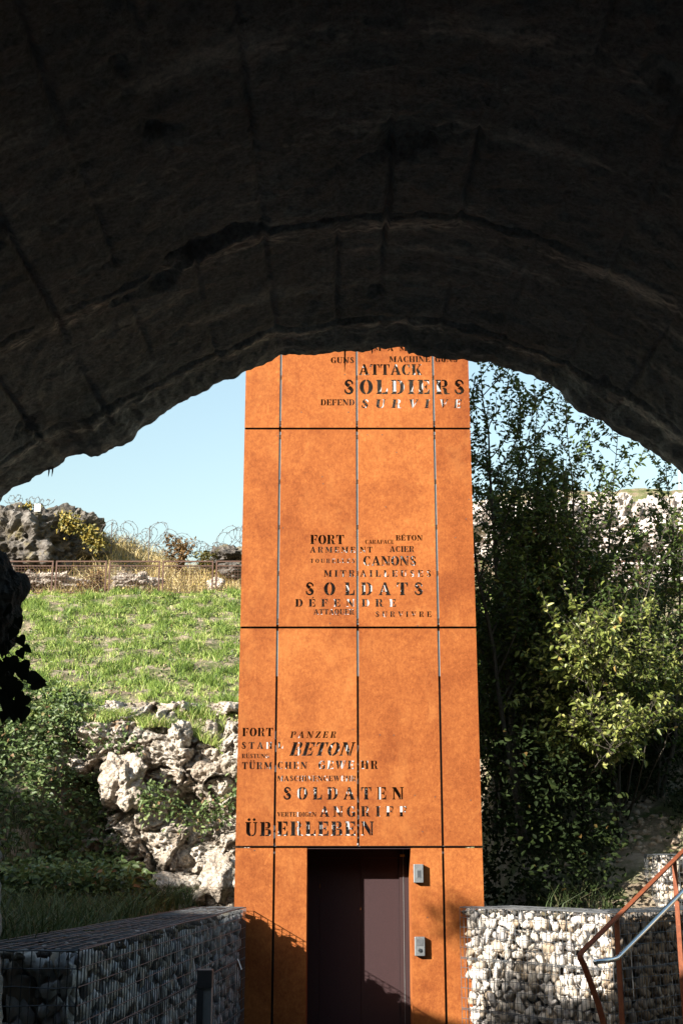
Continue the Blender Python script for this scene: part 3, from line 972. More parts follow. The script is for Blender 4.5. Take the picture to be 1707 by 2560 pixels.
W2 = [("FORT", 64, 252, 97, 149, 0), ("STAH", 58, 247, 184, 226, 0), ("L", 281, 313, 184, 223, 0), ("RÜSTUNG", 61, 228, 256, 283, 0),
      ("TÜRM", 62, 246, 307, 350, 0), ("CHEN", 280, 461, 305, 348, 0), ("PANZER", 356, 644, 119, 159, .2), ("BETON", 350, 758, 185, 268, .3),
      ("GEWE", 527, 750, 298, 350, .06), ("HR", 789, 894, 298, 349, 0), ("MASCHINENGEWEHR", 277, 760, 390, 424, 0),
      ("SOLDA", 312, 752, 460, 537, 0), ("TEN", 790, 1051, 460, 536, 0), ("VERTEIDIGEN", 277, 517, 613, 641, 0),
      ("ANG", 537, 757, 577, 642, 0), ("RIFF", 790, 1070, 577, 640, 0), ("ÜB", 82, 241, 674, 760, 0), ("ERLEBE", 277, 757, 670, 758, 0),
      ("N", 790, 868, 670, 756, 0)]


def all_words():
    out = []
    for lst, f in ((W1, crop1), (W2, crop2)):
        for t, x0, x1, y0, y1, it in lst:
            a, b = f(x0, y1), f(x1, y0)
            c, d = f(x0, y0), f(x1, y1)
            out += word(t, (a.x + c.x) / 2, (b.x + d.x) / 2, a.z, b.z, it)
    return out


def steel_panel(x0, x1, z0, z1, polys, parent, name='cladding_panel', th=0.006):
    cu = bpy.data.curves.new('cut', 'CURVE')
    cu.dimensions = '2D'
    cu.fill_mode = 'BOTH'
    cu.extrude = th / 2
    loops = [[(x0, z0), (x1, z0), (x1, z1), (x0, z1)]] + polys
    for lp in loops:
        s = cu.splines.new('POLY')
        s.points.add(len(lp) - 1)
        for q, (a, b) in zip(s.points, lp):
            q.co = (a, b, 0, 1)
        s.use_cyclic_u = True
    o = bpy.data.objects.new('cut', cu)
    COL.objects.link(o)
    dg = bpy.context.evaluated_depsgraph_get()
    me = bpy.data.meshes.new_from_object(o.evaluated_get(dg))
    bpy.data.objects.remove(o)
    me.name = name
    me.transform(Matrix.Translation((0, TY + th / 2, 0)) @ Matrix.Rotation(R(90), 4, 'X'))
    me.materials.clear()
    return link_mesh(name, me, M['corten'], parent)


def tower():
    t = empty('lift_tower', (0.19, TY, 0), "tall orange rust-steel lift tower with stencilled words cut through its panels", "tower")
    words = all_words()
    for r_ in range(4):
        for c in range(4):
            x0, x1 = TX[c] + (SEAM if c else 0), TX[c + 1] - (SEAM if c < 3 else 0)
            z0, z1 = TZ[r_] + (0.012 if r_ else 0), TZ[r_ + 1] - 0.012
            if r_ == 0 and c == 1:
                x1 = -0.373
            if r_ == 0 and c == 2:
                x0 = 0.747
            inside = []
            for p in words:
                cx, cz = sum(q[0] for q in p) / len(p), sum(q[1] for q in p) / len(p)
                if x0 < cx < x1 and z0 < cz < z1:
                    e = 0.004
                    inside.append([(min(max(a, x0 + e), x1 - e), b) for a, b in p])
            steel_panel(x0, x1, z0, z1, inside, t)
    # side, back and top cladding: a box 2.2 m deep
    xl, xr, yb, zt = TX[0], TX[-1], TY + 2.2, TZ[-1]
    for z0, z1 in zip(TZ[:-1], TZ[1:]):
        for xa, xb in ((xl, xl + 0.006), (xr - 0.006, xr)):
            MB().span((xa, TY + 0.012, z0 + (0.009 if z0 else 0)), (xb, yb, z1 - 0.009)).build('side_panel', M['corten'], t)
    MB().span((xl, yb + 0.002, 0), (xr, yb + 0.008, zt)).build('back_panel', M['corten'], t)
    MB().span((xl, TY - 0.01, zt), (xr, yb + 0.02, zt + 0.02)).build('roof_panel', M['corten'], t)
    # pale lining a hand's breadth and a half behind the steel: the sun draws the words on it
    d = TY + 0.215
    mb = MB()
    mb.span((xl + 0.03, d, 2.22), (xr - 0.03, d + 0.02, zt - 0.02))
    mb.build('inner_lining', M['lining'], t)
    for a, b in (((xl + 0.03, TY + 0.10, 0), (-0.40, TY + 0.12, 2.19)), ((0.775, TY + 0.10, 0), (xr - 0.03, TY + 0.12, 2.19))):
        MB().span(a, b).build('back_sheet', M['dark_metal'], t)
    MB().span((xl + 0.03, TY + 0.012, 2.204), (xr - 0.03, TY + 0.21, 2.215)).build('cross_rail', M['dark_metal'], t)
    for z in TZ[2:4]:
        MB().span((xl + 0.01, TY + 0.10, z - 0.05), (xr - 0.01, TY + 0.13, z + 0.05)).build('cross_rail', M['dark_metal'], t)
    for x in TX[1:4]:
        MB().span((x - 0.03, TY + 0.05, 2.24), (x + 0.03, TY + 0.09, 4.0)).build('upright', M['dark_metal'], t)
    # galvanised profiles shining through the upper seams
    for x in TX[1:4]:
        mu = MB().span((x - 0.024, TY + 0.016, 4.05), (x + 0.024, TY + 0.036, 4.565))
        mu.span((x - 0.024, TY + 0.0165, 4.635), (x + 0.024, TY + 0.036, 6.945)).span((x - 0.024, TY + 0.0165, 7.015), (x + 0.024, TY + 0.036, 9.3))
        o = mu.build('seam_profile', M['alu'], t)
        for y in (250, 530, 615, 888, 1167, 1450, 1740):
            z = crop1(760, y).z
            cb = MB()
            for dz in (-0.018, 0.0, 0.018):
                cb.box((x, TY + 0.008, z + dz), (0.02, 0.014, 0.007))
            cb.build('clip', M['dark_metal'], o)
    # small dark fixings
    for px, py in ((690, 237), (425, 467), (278, 612), (312, 1175), (552, 862), (558, 905), (829, 605), (919, 605), (1007, 713),
                   (1367, 1235), (1432, 1120), (1448, 1000), (600, 1760), (1135, 1775), (712, 467), (940, 1046)):
        MB().cyl(crop1(px, py) - Vector((0, 0.001, 0)), (0, 1, 0), 0.006, 0.004, 10).build('screw', M['dark_metal'], t)
    for px, py in ((740, 107), (905, 140), (990, 142), (1118, 510), (1166, 733), (1196, 1258), (138, 848), (1243, 520), (1460, 540)):
        MB().cyl(crop2(px, py) - Vector((0, 0.001, 0)), (0, 1, 0), 0.006, 0.004, 10).build('screw', M['dark_metal'], t)
    # the door niche
    xa, xb, zh, dd = -0.373, 0.747, 2.186, TY + 0.54
    MB().span((xa - 0.006, TY + 0.008, 0), (xa, dd + 0.05, zh)).build('niche_side', M['corten'], t)
    MB().span((xb, TY + 0.008, 0), (xb + 0.006, dd + 0.05, zh)).build('niche_side', M['corten'], t)
    MB().span((xa, TY + 0.010, zh - 0.006), (xb, dd + 0.05, zh)).build('niche_head', M['frame'], t)
    fr = MB()
    fr.span((xa, dd - 0.03, 0), (xa + 0.13, dd + 0.05, zh - 0.008))
    fr.span((xb - 0.105, dd - 0.03, 0), (xb, dd + 0.05, zh - 0.008))
    fr.span((xa + 0.13, dd - 0.028, zh - 0.10), (xb - 0.105, dd + 0.05, zh - 0.008))
    f = fr.build('door_frame', M['frame'], t)
    MB().span((xb - 0.062, dd - 0.036, 0), (xb - 0.056, dd - 0.031, zh - 0.008)).build('trim_strip', M['box_metal'], f)
    mid = crop2(788, 1200).x * 1.035
    for a, b in ((xa + 0.132, mid - 0.002), (mid + 0.002, xb - 0.107)):
        MB().span((a, dd, 0.01), (b, dd + 0.04, zh - 0.102)).build('door_leaf', M['door'], t)
    p = crop2(1055, 868)
    MB().box((p.x, TY + 0.47, p.z - 0.02), (0.05, 0.012, 0.025)).build('tag', M['yellow_tag'], t)
    return t


tower()


def call_box(x0, x1, y0, y1, label, kind):
    a, b = crop2(x0, y1), crop2(x1, y0)
    w, h, d = b.x - a.x, b.z - a.z, 0.065
    c = Vector(((a.x + b.x) / 2, TY, (a.z + b.z) / 2))
    t = empty('call_box', c, label, 'call box', 'call boxes beside the lift door')
    MB().box(c + Vector((0, -d / 2 - 0.002, 0)), (w, d, h), bev=0.006).build('body', M['box_metal'], t)
    f = c + Vector((0, -d - 0.002, 0))
    if kind == 'reader':
        o = MB().box(f + Vector((0, -0.002, -0.004)), (w * 0.42, 0.006, h * 0.44), bev=0.002).build('display_frame', M['box_metal'], t)
        MB().box(f + Vector((0, -0.0055, -0.004)), (w * 0.30, 0.003, h * 0.36)).build('display', M['box_dark'], o)
    else:
        MB().box(f + Vector((0, -0.001, h * 0.20)), (w * 0.66, 0.004, h * 0.34), bev=0.001).build('plate', M['wire'], t)
        o = MB().cyl(f + Vector((0, -0.004, -h * 0.20)), (0, 1, 0), w * 0.20, 0.010, 24).build('button_ring', M['box_dark'], t)
        MB().cyl(f + Vector((0, -0.008, -h * 0.20)), (0, 1, 0), w * 0.13, 0.010, 24).build('button', M['inox'], o)
        z = f + Vector((0, -0.0145, -h * 0.20))
        r_ = w * 0.07
        MB().add([z + Vector((-r_, 0, -r_ * .7)), z + Vector((r_, 0, -r_ * .7)), z + Vector((0, 0, r_))], [(0, 1, 2)]).build('symbol', M['box_dark'], o)


call_box(1110, 1168, 932, 1045, "grey call box with a small dark display high beside the lift door", 'reader')
call_box(1117, 1177, 1375, 1492, "grey call box with a round button lower beside the lift door", 'button')


# ------------------------------------------------------------------ gabions
def stone_shapes(n=14):
    out = []
    for i in range(n):
        bm = bmesh.new()
        for k in range(10):
            d = Vector(rng.normal(size=3)).normalized()
            bm.verts.new(Vector((d.x, d.y, d.z)) * random.uniform(0.82, 1.0))
        r_ = bmesh.ops.convex_hull(bm, input=bm.verts[:])
        junk = [g for g in r_['geom_interior'] if isinstance(g, bmesh.types.BMVert)]
        if junk:
            bmesh.ops.delete(bm, geom=junk, context='VERTS')
        bmesh.ops.triangulate(bm, faces=bm.faces[:])
        bm.verts.index_update()
        out.append((np.array([v.co for v in bm.verts]), np.array([[v.index for v in f.verts] for f in bm.faces])))
        bm.free()
    return out


SHAPES = stone_shapes()


def rand_rot():
    q = Quaternion(tuple(rng.normal(size=4)))
    q.normalize()
    return np.array(q.to_matrix())


def gabion(name, corners, ztop, zbot, faces, label, group, stone='stone', cell=0.095, course=0.5, wires=True, tall=1.25, keep=100):
    """corners: ground plan (counter-clockwise seen from above), faces: which sides (index of the first corner) are filled with stones"""
    C = [Vector((x, y, 0)) for x, y in corners]
    ctr = sum(C, Vector()) / len(C)
    t = empty(name, (ctr.x, ctr.y, zbot), label, 'gabion', group)
    stones = []
    for k in faces:
        a, b = C[k], C[(k + 1) % len(C)]
        u = (b - a)
        L = u.length
        u.normalize()
        nrm = Vector((u.y, -u.x, 0))
        if nrm.dot((a + b) / 2 - ctr) < 0:
            nrm = -nrm
        for layer in (0, 1):
            nc, nr = max(2, int(L / cell)), max(2, int((ztop - zbot) / (cell * tall * 0.86)))
            for i in range(nc):
                for j in range(nr):
                    ss = (i + 0.5 + (0.5 if j % 2 else 0) * 0.8 + random.uniform(-.3, .3) - 0.2) * L / nc
                    zz = zbot + (j + 0.5 + random.uniform(-.3, .3)) * (ztop - zbot) / nr
                    sz = cell * 0.5 * random.choice((1.0, 1.2, 1.4, 1.7, 2.0))
                    sx, sy, szz = sz * random.uniform(.85, 1.15), sz * random.uniform(.7, 1.0), sz * tall * random.uniform(.75, 1.2)
                    ss = min(max(ss, sx * 0.9), L - sx * 0.9)
                    zz = min(max(zz, zbot + szz), ztop - szz * 0.95)
                    p = a + u * ss - nrm * (sy * 1.02 + 0.008 + layer * cell * 0.8 + random.uniform(0, 0.015)) + Vector((0, 0, zz))
                    v, f = SHAPES[random.randrange(len(SHAPES))]
                    w = (v @ rand_rot().T) * np.array([sx, sy, szz])
                    tilt = np.array(Matrix.Rotation(random.uniform(-.5, .5), 3, 'Y'))
                    w = w @ tilt.T
                    w = np.stack([w[:, 0] * u.x + w[:, 1] * nrm.x, w[:, 0] * u.y + w[:, 1] * nrm.y, w[:, 2]], 1)
                    dpt = p.length
                    stones.append(((sx * szz) / dpt ** 2 if layer == 0 else 0, w, np.array(p), f, random.random()))
    stones.sort(key=lambda s: -s[0])
    for _, w, p, f, tn in stones[:keep]:
        np_mesh('stone', w + p, f, M[stone], t, tone=np.full(len(w), tn))
    rest = stones[keep:]
    off = 0
    VV, FF, TT = [], [], []
    for _, w, p, f, tn in rest:
        VV.append(w + p)
        FF.append(f + off)
        TT.append(np.full(len(w), tn))
        off += len(w)
    tag(np_mesh('stone_fill', np.concatenate(VV), np.concatenate(FF), M[stone], t, tone=np.concatenate(TT)), kind='stuff')
    # near-black core closing the view, put in as shade between the stones
    core = MB()
    q = [ctr + (c - ctr) * 1.0 for c in C]
    ins = []
    for i, c in enumerate(C):
        e1, e2 = (C[(i + 1) % len(C)] - c), (C[i - 1] - c)
        ins.append(c + e1.normalized() * min(0.19, e1.length * 0.42) + e2.normalized() * min(0.19, e2.length * 0.42))
    m = len(C)
    core.add([(p.x, p.y, zbot) for p in ins] + [(p.x, p.y, ztop - 0.035) for p in ins],
             [tuple(range(m, 2 * m))] + [(i, (i + 1) % m, m + (i + 1) % m, m + i) for i in range(m)])
    core.build('core', M['dark_metal'], t)
    # wire basket
    wb = MB()
    for k in range(m):
        if k not in faces:
            continue
        a, b = C[k], C[(k + 1) % m]
        u = (b - a)
        L = u.length
        u.normalize()
        nrm = Vector((u.y, -u.x, 0))
        if nrm.dot((a + b) / 2 - ctr) < 0:
            nrm = -nrm
        o = nrm * 0.004
        nv = int(L / (0.05 if L < 4 else 0.07))
        for i in range(nv + 1):
            p = a + u * (L * i / nv) + o + u * random.uniform(-.003, .003)
            wb.tube([p + Vector((0, 0, zbot)), p + nrm * random.uniform(0, .006) + Vector((0, 0, (zbot + ztop) / 2)), p + Vector((0, 0, ztop))], 0.0034, 3, closed=False)
        z = ztop
        j = 0
        while z > zbot + 0.02:
            big = j % 5 == 0
            wob = [(a + u * (L * q / 6) + o * 1.8 + Vector((0, 0, z + (0 if q in (0, 6) else random.uniform(-.006, .006))))) for q in range(7)]
            wb.tube(wob, 0.0048 if big else 0.0032, 4, closed=False)
            if big and j:
                wb.tube([p - Vector((0, 0, 0.014)) for p in wob], 0.0032, 4, closed=False)
                sp = []
                ns = int(L / 0.03)
                for q in range(ns * 4):
                    th = q * math.pi / 2
                    sp.append(a + u * (L * q / (ns * 4)) + o * 2 + nrm * (0.008 * math.cos(th)) + Vector((0, 0, z - 0.007 + 0.011 * math.sin(th))))
                wb.tube(sp, 0.0014, 3, closed=False)
            z -= course / 5
            j += 1
    # lid grid
    if len(C) == 4:
        l0, l1 = (C[1] - C[0]).length, (C[2] - C[1]).length
        n0, n1 = int(max(l0, (C[2] - C[3]).length) / 0.10), max(3, int(l1 / 0.06))
        for i in range(n0 + 1):
            f = i / n0
            p, q = C[0].lerp(C[1], f), C[3].lerp(C[2], f)
            wb.tube([p + Vector((0, 0, ztop)), (p + q) / 2 + Vector((0, 0, ztop + random.uniform(-.008, .01))), q + Vector((0, 0, ztop))], 0.0026, 4, closed=False)
        for i in range(n1 + 1):
            f = i / n1
            p, q = C[0].lerp(C[3], f), C[1].lerp(C[2], f)
            wb.tube([p.lerp(q, k / 8) + Vector((0, 0, ztop + 0.004 + random.uniform(-.006, .006))) for k in range(9)], 0.0026, 4, closed=False)
        # flat stones under the lid
        VV, FF, TT, off = [], [], [], 0
        for i in range(int(l0 / 0.11)):
            for j in range(max(3, int(l1 / 0.11))):
                f, g = (i + random.random()) / int(l0 / 0.11), (j + random.uniform(.1, .9)) / max(3, int(l1 / 0.11))
                p = C[0].lerp(C[1], f).lerp(C[3].lerp(C[2], f), g)
                v, fc = SHAPES[random.randrange(len(SHAPES))]
                w = (v @ rand_rot().T) * np.array([0.07, 0.07, 0.035]) + np.array([p.x, p.y, ztop - 0.04])
                VV.append(w)
                FF.append(fc + off)
                TT.append(np.full(len(w), random.random()))
                off += len(w)
        tag(np_mesh('top_stones', np.concatenate(VV), np.concatenate(FF), M['rock_grey'], t, tone=np.concatenate(TT)), kind='stuff')
    wb.build('wire_basket', M['wire'], t)
    return t


GG = "stone-filled gabion walls"
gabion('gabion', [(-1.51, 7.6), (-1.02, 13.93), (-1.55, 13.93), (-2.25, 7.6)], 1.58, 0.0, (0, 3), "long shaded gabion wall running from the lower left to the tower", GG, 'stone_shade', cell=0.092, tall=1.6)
gabion('gabion', [(2.53, 12.5), (1.26, 13.94), (1.75, 14.35), (2.75, 13.3)], 1.58, 0.0, (0,), "sunlit gabion wall of white stones right of the lift door", GG, cell=0.092, tall=1.2)
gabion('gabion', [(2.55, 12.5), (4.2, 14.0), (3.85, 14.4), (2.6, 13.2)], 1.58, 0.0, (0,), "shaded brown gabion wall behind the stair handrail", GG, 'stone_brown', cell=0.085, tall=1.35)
gabion('gabion', [(3.64, 15.0), (5.2, 15.1), (5.2, 15.7), (3.64, 15.6)], 2.12, 1.3, (0, 3), "small sunlit gabion on the upper terrace at the right edge", GG, cell=0.10, tall=1.1)


# ------------------------------------------------------------------ handrail, stair, bollard
def handrail():
    base = at(1451, 2384, 11.0)
    t = empty('handrail', (base.x, base.y, 0.3), "rusty flat-bar stair railing with a shiny round steel grip", 'handrail')
    pts2 = [(1530, 2640, 11.0), (1495, 2510, 11.0), (1460, 2415, 11.0), (1450, 2396, 11.0), (1449, 2388, 11.0), (1453, 2381, 11.01), (1462, 2371, 11.05),
            (1580, 2254.5, 11.82), (1707, 2127, 12.6), (1800, 2036, 13.2)]
    P = [at(*p) for p in pts2]
    MB().tube(P, 0.02, square=(0.05, 0.014), up=Vector((0.6, 0.8, 0))).build('top_rail', M['rail_rust'], t)
    for top, Y in (((1540, 2297), 11.56), ((1684, 2152), 12.46)):
        p = at(*top, Y)
        MB().tube([p, Vector((p.x, p.y, -0.1))], 0.02, square=(0.045, 0.014), up=Vector((0.6, 0.8, 0))).build('post', M['rail_rust'], t)
        q = at(top[0] + (16 if top[0] < 1600 else 12), top[1] + (83 if top[0] < 1600 else 90), Y)
        MB().tube([Vector((p.x, p.y, q.z - 0.03)), Vector((p.x, p.y - 0.05, q.z - 0.03)), Vector((p.x, p.y - 0.08, q.z))], 0.007, 8).build('bracket', M['inox'], t)
    T = [at(1487, 2405, 11.12), at(1532, 2399, 11.40), at(1540, 2396, 11.45), at(1548, 2389, 11.5), at(1707, 2226, 12.5), at(1790, 2140, 13.05)]
    MB().tube(T, 0.021, 14).build('grip_tube', M['inox'], t, True)


handrail()


def stair():
    o = Vector((2.1, 11.0, 0))
    d, r_ = Vector((0.6, 0.8, 0)), Vector((0.8, -0.6, 0))
    t = empty('stair', (2.1, 11.0, 0), "pale stone stair climbing to the right below the railing", 'stair')
    rot = Matrix.Rotation(math.atan2(d.y, d.x), 3, 'Z')
    for k in range(9):
        z1 = 0.40 + 0.165 * (k + 1)
        c = o + d * (0.29 * k + 0.145) + r_ * 1.22
        MB().box((c.x, c.y, z1 / 2 - 0.05), (0.288, 1.40, z1 + 0.1), rot, bev=0.012).build('step', M['step'], t)


stair()


def bollard():
    a, b = at(494, 2425, 10.0), at(531, 2425, 10.0)
    cx, w = (a.x + b.x) / 2, b.x - a.x
    t = empty('bollard', (cx, 10.0, 0), "square dark steel bollard in front of the shaded gabion wall", 'bollard')
    MB().box((cx, 10.06, a.z / 2 - 0.04), (w * 0.96, 0.10, a.z - 0.08)).build('post', M['bollard'], t)
    MB().box((cx, 10.055, a.z - 0.065), (w, 0.125, 0.13), bev=0.004).build('cap', M['dark_metal'], t)
    MB().box((cx - w * 0.27, 10.0, a.z / 2 - 0.07), (w * 0.42, 0.02, a.z - 0.14)).build('side_plate', M['dark_metal'], t)


bollard()
pt = at(1172, 0, 13.4)
rb = MB()
q0 = at(1455 / 2.45, 1780 + 1512 / 2.45, 13.35)
rb.tube([q0, q0 + Vector((0.015, -0.02, -0.02)), q0 + Vector((0.03, -0.015, -0.06)), q0 + Vector((0.045, -0.02, -0.10))], 0.006, square=(0.012, 0.003))
tag(rb.build('plastic_ribbon', M['white_paint']), "torn white ribbon caught on the gabion wire beside the tower", 'ribbon')


# ------------------------------------------------------------------ fence on the ridge
def fence_panel(loc, w, h, label, proto=None):
    if proto:
        return copy_tree(proto, loc, label)
    t = empty('fence_panel', loc, label, 'fence panel', 'rusty mesh fence panels on the ridge')
    L = Vector(loc)
    fr = MB()
    for s in (-1, 1):
        fr.span(L + Vector((s * w / 2 - 0.022, -0.022, -0.25)), L + Vector((s * w / 2 + 0.022, 0.022, h)))
    fr.span(L + Vector((-w / 2 + 0.022, -0.02, h - 0.04)), L + Vector((w / 2 - 0.022, 0.02, h)))
    fr.span(L + Vector((-w / 2 + 0.022, -0.018, h - 0.175)), L + Vector((w / 2 - 0.022, 0.018, h - 0.14)))
    fr.span(L + Vector((-w / 2 + 0.022, -0.018, 0.02)), L + Vector((w / 2 - 0.022, 0.018, 0.05)))
    fr.build('frame', M['fence_rust'], t)
    ms = MB()
    for i in range(1, 16):
        x = -w / 2 + w * i / 16
        ms.span(L + Vector((x - 0.004, -0.028, 0.05)), L + Vector((x + 0.004, -0.0185, h - 0.15)))
    for i in range(1, 9):
        z = 0.05 + (h - 0.20) * i / 9
        ms.span(L + Vector((-w / 2 + 0.03, -0.0395, z - 0.004)), L + Vector((w / 2 - 0.03, -0.0295, z + 0.004)))
    ms.build('wire_mesh', M['fence_rust'], t)
    return t


FY = 36.3
proto = None
labs = {0: "rusty mesh fence panel farthest left, half behind the dark tunnel rock", 1: "rusty mesh fence panel below the huge boulder's right side",
        2: "middle rusty fence panel before the pale rubble rock", 3: "rusty fence panel before dry grass, under the round bush",
        4: "rusty fence panel cut off by the tower's left edge", 8: "rusty fence panel just right of the tower, seen through leaves",
        9: "rusty fence panel right of the tower behind the thin stems", 10: "rusty fence panel behind the sunlit branch",
        11: "rusty fence panel at the right picture edge", 12: None}
for i, lab in labs.items():
    if not lab:
        continue
    a = at((58 + 134.2 * i - 0) * 1.0, 1490, FY)
    x = at(78 + 134.0 * (i - 0.5) + 55, 1490, FY).x
    z = at(600, 1402, FY).z
    p = fence_panel((x, FY, z - 1.0), 1.47, 1.0, lab, proto)
    proto = proto or p


# ------------------------------------------------------------------ leaves, grass, trees
def gpoints(n, x0, x1, y0, y1, keep=None):
    x, y = rng.uniform(x0, x1, n), rng.uniform(y0, y1, n)
    if keep is not None:
        m = np.array([keep(a, b) for a, b in zip(x, y)])
        x, y = x[m], y[m]
    z = hill_height(x, y) + np.array([gn(a, b) for a, b in zip(x, y)])
    return np.stack([x, y, z], 1)


def nz(a, b, s, o=0):
    return noise.fractal(Vector((a * s, b * s, o)), 1.0, 2.0, 3)


# sunny grass slope
def grass_keep(a, b):
    d = nz(a, b * .7, 1.6) + 0.8 * nz(a, b * .7, 4.0, 4)
    return random.random() < max(0.06, min(1, 0.46 + d * 2.2))


P = gpoints(90000, -10.5, 6.8, 21.4, 36.4, grass_keep)
lip_n = np.array([nz(a, b, 0.9, 7) for a, b in P[:, :2]])
cl = np.array([nz(a, b * .7, 2.6, 11) + .6 * nz(a, b * .7, 1.6) for a, b in P[:, :2]])
P = np.repeat(P, 3, axis=0) + rng.normal(0, 0.035, (len(P) * 3, 3)) * np.array([1, 1, 0])
cl = np.repeat(cl, 3)
h = rng.uniform(0.05, 0.14, len(P)) * (1 + np.clip(1.8 * cl, -0.6, 1.6))
tone = np.clip(rng.normal(0.5, 0.2, len(P)) - cl * 0.5, 0, 1)
V, F, T = blades(P, h, rng.uniform(0.006, 0.013, len(P)), rng.uniform(0.15, 1.2, len(P)), tone)
tag(np_mesh('grass', V, F, M['grass'], tone=T), "sunlit green grass covering the slope below the fence", 'grass', kind='stuff')
# broad-leaved weeds in the turf
P = gpoints(16000, -7.6, 4.5, 21.6, 36.2, lambda a, b: nz(a, b, 1.3, 21) > 0.12)
n = len(P)
V, F, T = leaf_mesh(P + np.stack([np.zeros(n), np.zeros(n), rng.uniform(0.02, 0.14, n)], 1), rng.normal(size=(n, 3)) * [1, 1, .4], rng.normal(size=(n, 3)) * .5 + [0, -.3, 1],
                    rng.uniform(.05, .10, n), rng.uniform(.035, .07, n), np.clip(rng.normal(.5, .25, n), 0, 1))
tag(np_mesh('weeds', V, F, M['bramble'], tone=T), "broad-leaved weeds growing in patches in the sunny turf", 'weeds', kind='stuff')


# shaded grass on the left bank above the gabion
def bank_keep(a, b):
    return random.random() < 0.35 + 0.9 * nz(a, b, 0.8, 31)


P = gpoints(30000, -8.0, -1.7, 8.5, 19.5, bank_keep)
P = np.repeat(P, 2, axis=0) + rng.normal(0, 0.05, (len(P) * 2, 3)) * np.array([1, 1, 0])
n = len(P)
V, F, T = blades(P, rng.uniform(0.10, 0.34, n), rng.uniform(0.005, 0.010, n), rng.uniform(.2, 1.1, n), np.clip(rng.normal(.45, .22, n), 0, 1))
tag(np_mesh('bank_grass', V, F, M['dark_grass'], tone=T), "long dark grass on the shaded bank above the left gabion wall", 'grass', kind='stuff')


# brambles on the left bank
def bramble_keep(a, b):
    edge = np.interp(b, [13, 15, 17, 19, 20.5, 22], [-2.3, -2.3, -2.5, -2.95, -3.5, -4.4])
    return a < edge + 0.5 * nz(a, b, 1.4, 44) and random.random() < 0.55 + nz(a, b, 0.9, 41)


P = gpoints(32000, -8.6, -2.0, 15.6, 22.2, bramble_keep)
n = len(P)
hh = rng.uniform(0.02, 0.5, n) ** 1.0
P = P + np.stack([np.zeros(n), -hh * 0.35, hh], 1)
P = np.repeat(P, 2, axis=0) + rng.normal(0, 0.05, (2 * n, 3))
n = len(P)
V, F, T = leaf_mesh(P, rng.normal(size=(n, 3)) * [1, 1, .5] + [0, -.3, -.1], rng.normal(size=(n, 3)) * .45 + [-.55, -.6, .6], rng.uniform(.07, .13, n), rng.uniform(.04, .075, n),
                    np.clip(rng.normal(.45, .25, n), 0, 1))
tag(np_mesh('brambles', V, F, M['bramble'], tone=T), "dense bramble leaves covering the left bank beside the rocks", 'brambles', kind='stuff')
# plants on the ledge between the upper and the lower rocks
ledge = []
for _ in range(620):
    px = random.uniform(320, 560)
    py = 1855 + 22 * math.sin(px * .031) + random.gauss(0, 22)
    ledge.append(at(px * KK, py * KK, random.uniform(19.9, 20.5)))
for _ in range(500):
    px = random.uniform(90, 330)
    ledge.append(at(px * KK, (1650 + (px - 90) * 0.35 + random.gauss(0, 26)) * KK, random.uniform(20.6, 21.2)))
P = np.array(ledge)
n = len(P)
V, F, T = leaf_mesh(P, rng.normal(size=(n, 3)) + [0, -.2, .1], rng.normal(size=(n, 3)) * .5 + [-.3, -.5, .7], rng.uniform(.05, .11, n), rng.uniform(.035, .07, n), np.clip(rng.normal(.6, .25, n), 0, 1))
tag(np_mesh('ledge_plants', V, F, M['bramble'], tone=T), "sunlit low leafy plants on the ledge between the cliff rocks", 'plants', kind='stuff')

# turf hanging over the lip of the cliff
P = []
for _ in range(5200):
    x = random.uniform(-5.8, -1.4)
    y = 21.5 + 0.35 * nz(x, 3, 1.2, 51) + random.uniform(-0.25, 0.6)
    P.append((x, y, hz(x, max(y, 21.9)) - 0.05 - 0.25 * max(0, 21.6 - y)))
P = np.array(P)
n = len(P)
V, F, T = blades(P, rng.uniform(.08, .22, n), rng.uniform(.006, .012, n), rng.uniform(.3, 1.3, n), np.clip(rng.normal(.55, .25, n), 0, 1))
tag(np_mesh('turf_edge', V, F, M['grass'], tone=T), "ragged turf fringe hanging over the top of the rocks", 'grass', kind='stuff')

# dry tall grass beyond the fence
P = gpoints(15000, -11.5, -3.0, 36.6, 44.0, lambda a, b: random.random() < 0.55 + nz(a, b, 0.6, 61) and a > -9.8 + 0.6 * nz(a, b, 1, 3))
n = len(P)
V, F, T = blades(P, rng.uniform(.18, .62, n), rng.uniform(.008, .016, n), rng.uniform(.2, .9, n), np.clip(rng.normal(.5, .25, n), 0, 1))
tag(np_mesh('dry_grass', V, F, M['dry'], tone=T), "tall straw-coloured grass on the mound behind the fence", 'dry grass', kind='stuff')
P = gpoints(9000, -11.5, -3.0, 36.6, 43.0, lambda a, b: nz(a, b, 0.8, 66) > 0.05)
n = len(P)
V, F, T = leaf_mesh(P + np.stack([np.zeros(n), np.zeros(n), rng.uniform(.02, .3, n)], 1), rng.normal(size=(n, 3)), rng.normal(size=(n, 3)) + [0, -.4, .8], rng.uniform(.06, .12, n), rng.uniform(.04, .07, n), np.clip(rng.normal(.55, .3, n), 0, 1))
tag(np_mesh('scrub', V, F, M['scrub'], tone=T), "low yellow scrub on the mound among the dry grass", 'scrub', kind='stuff')


# undergrowth of the shaded right bank
def under_keep(a, b):
    if a > 3.2 and b < 16.2:
        return False
    return random.random() < 0.35 + 1.2 * nz(a, b, 0.9, 71)


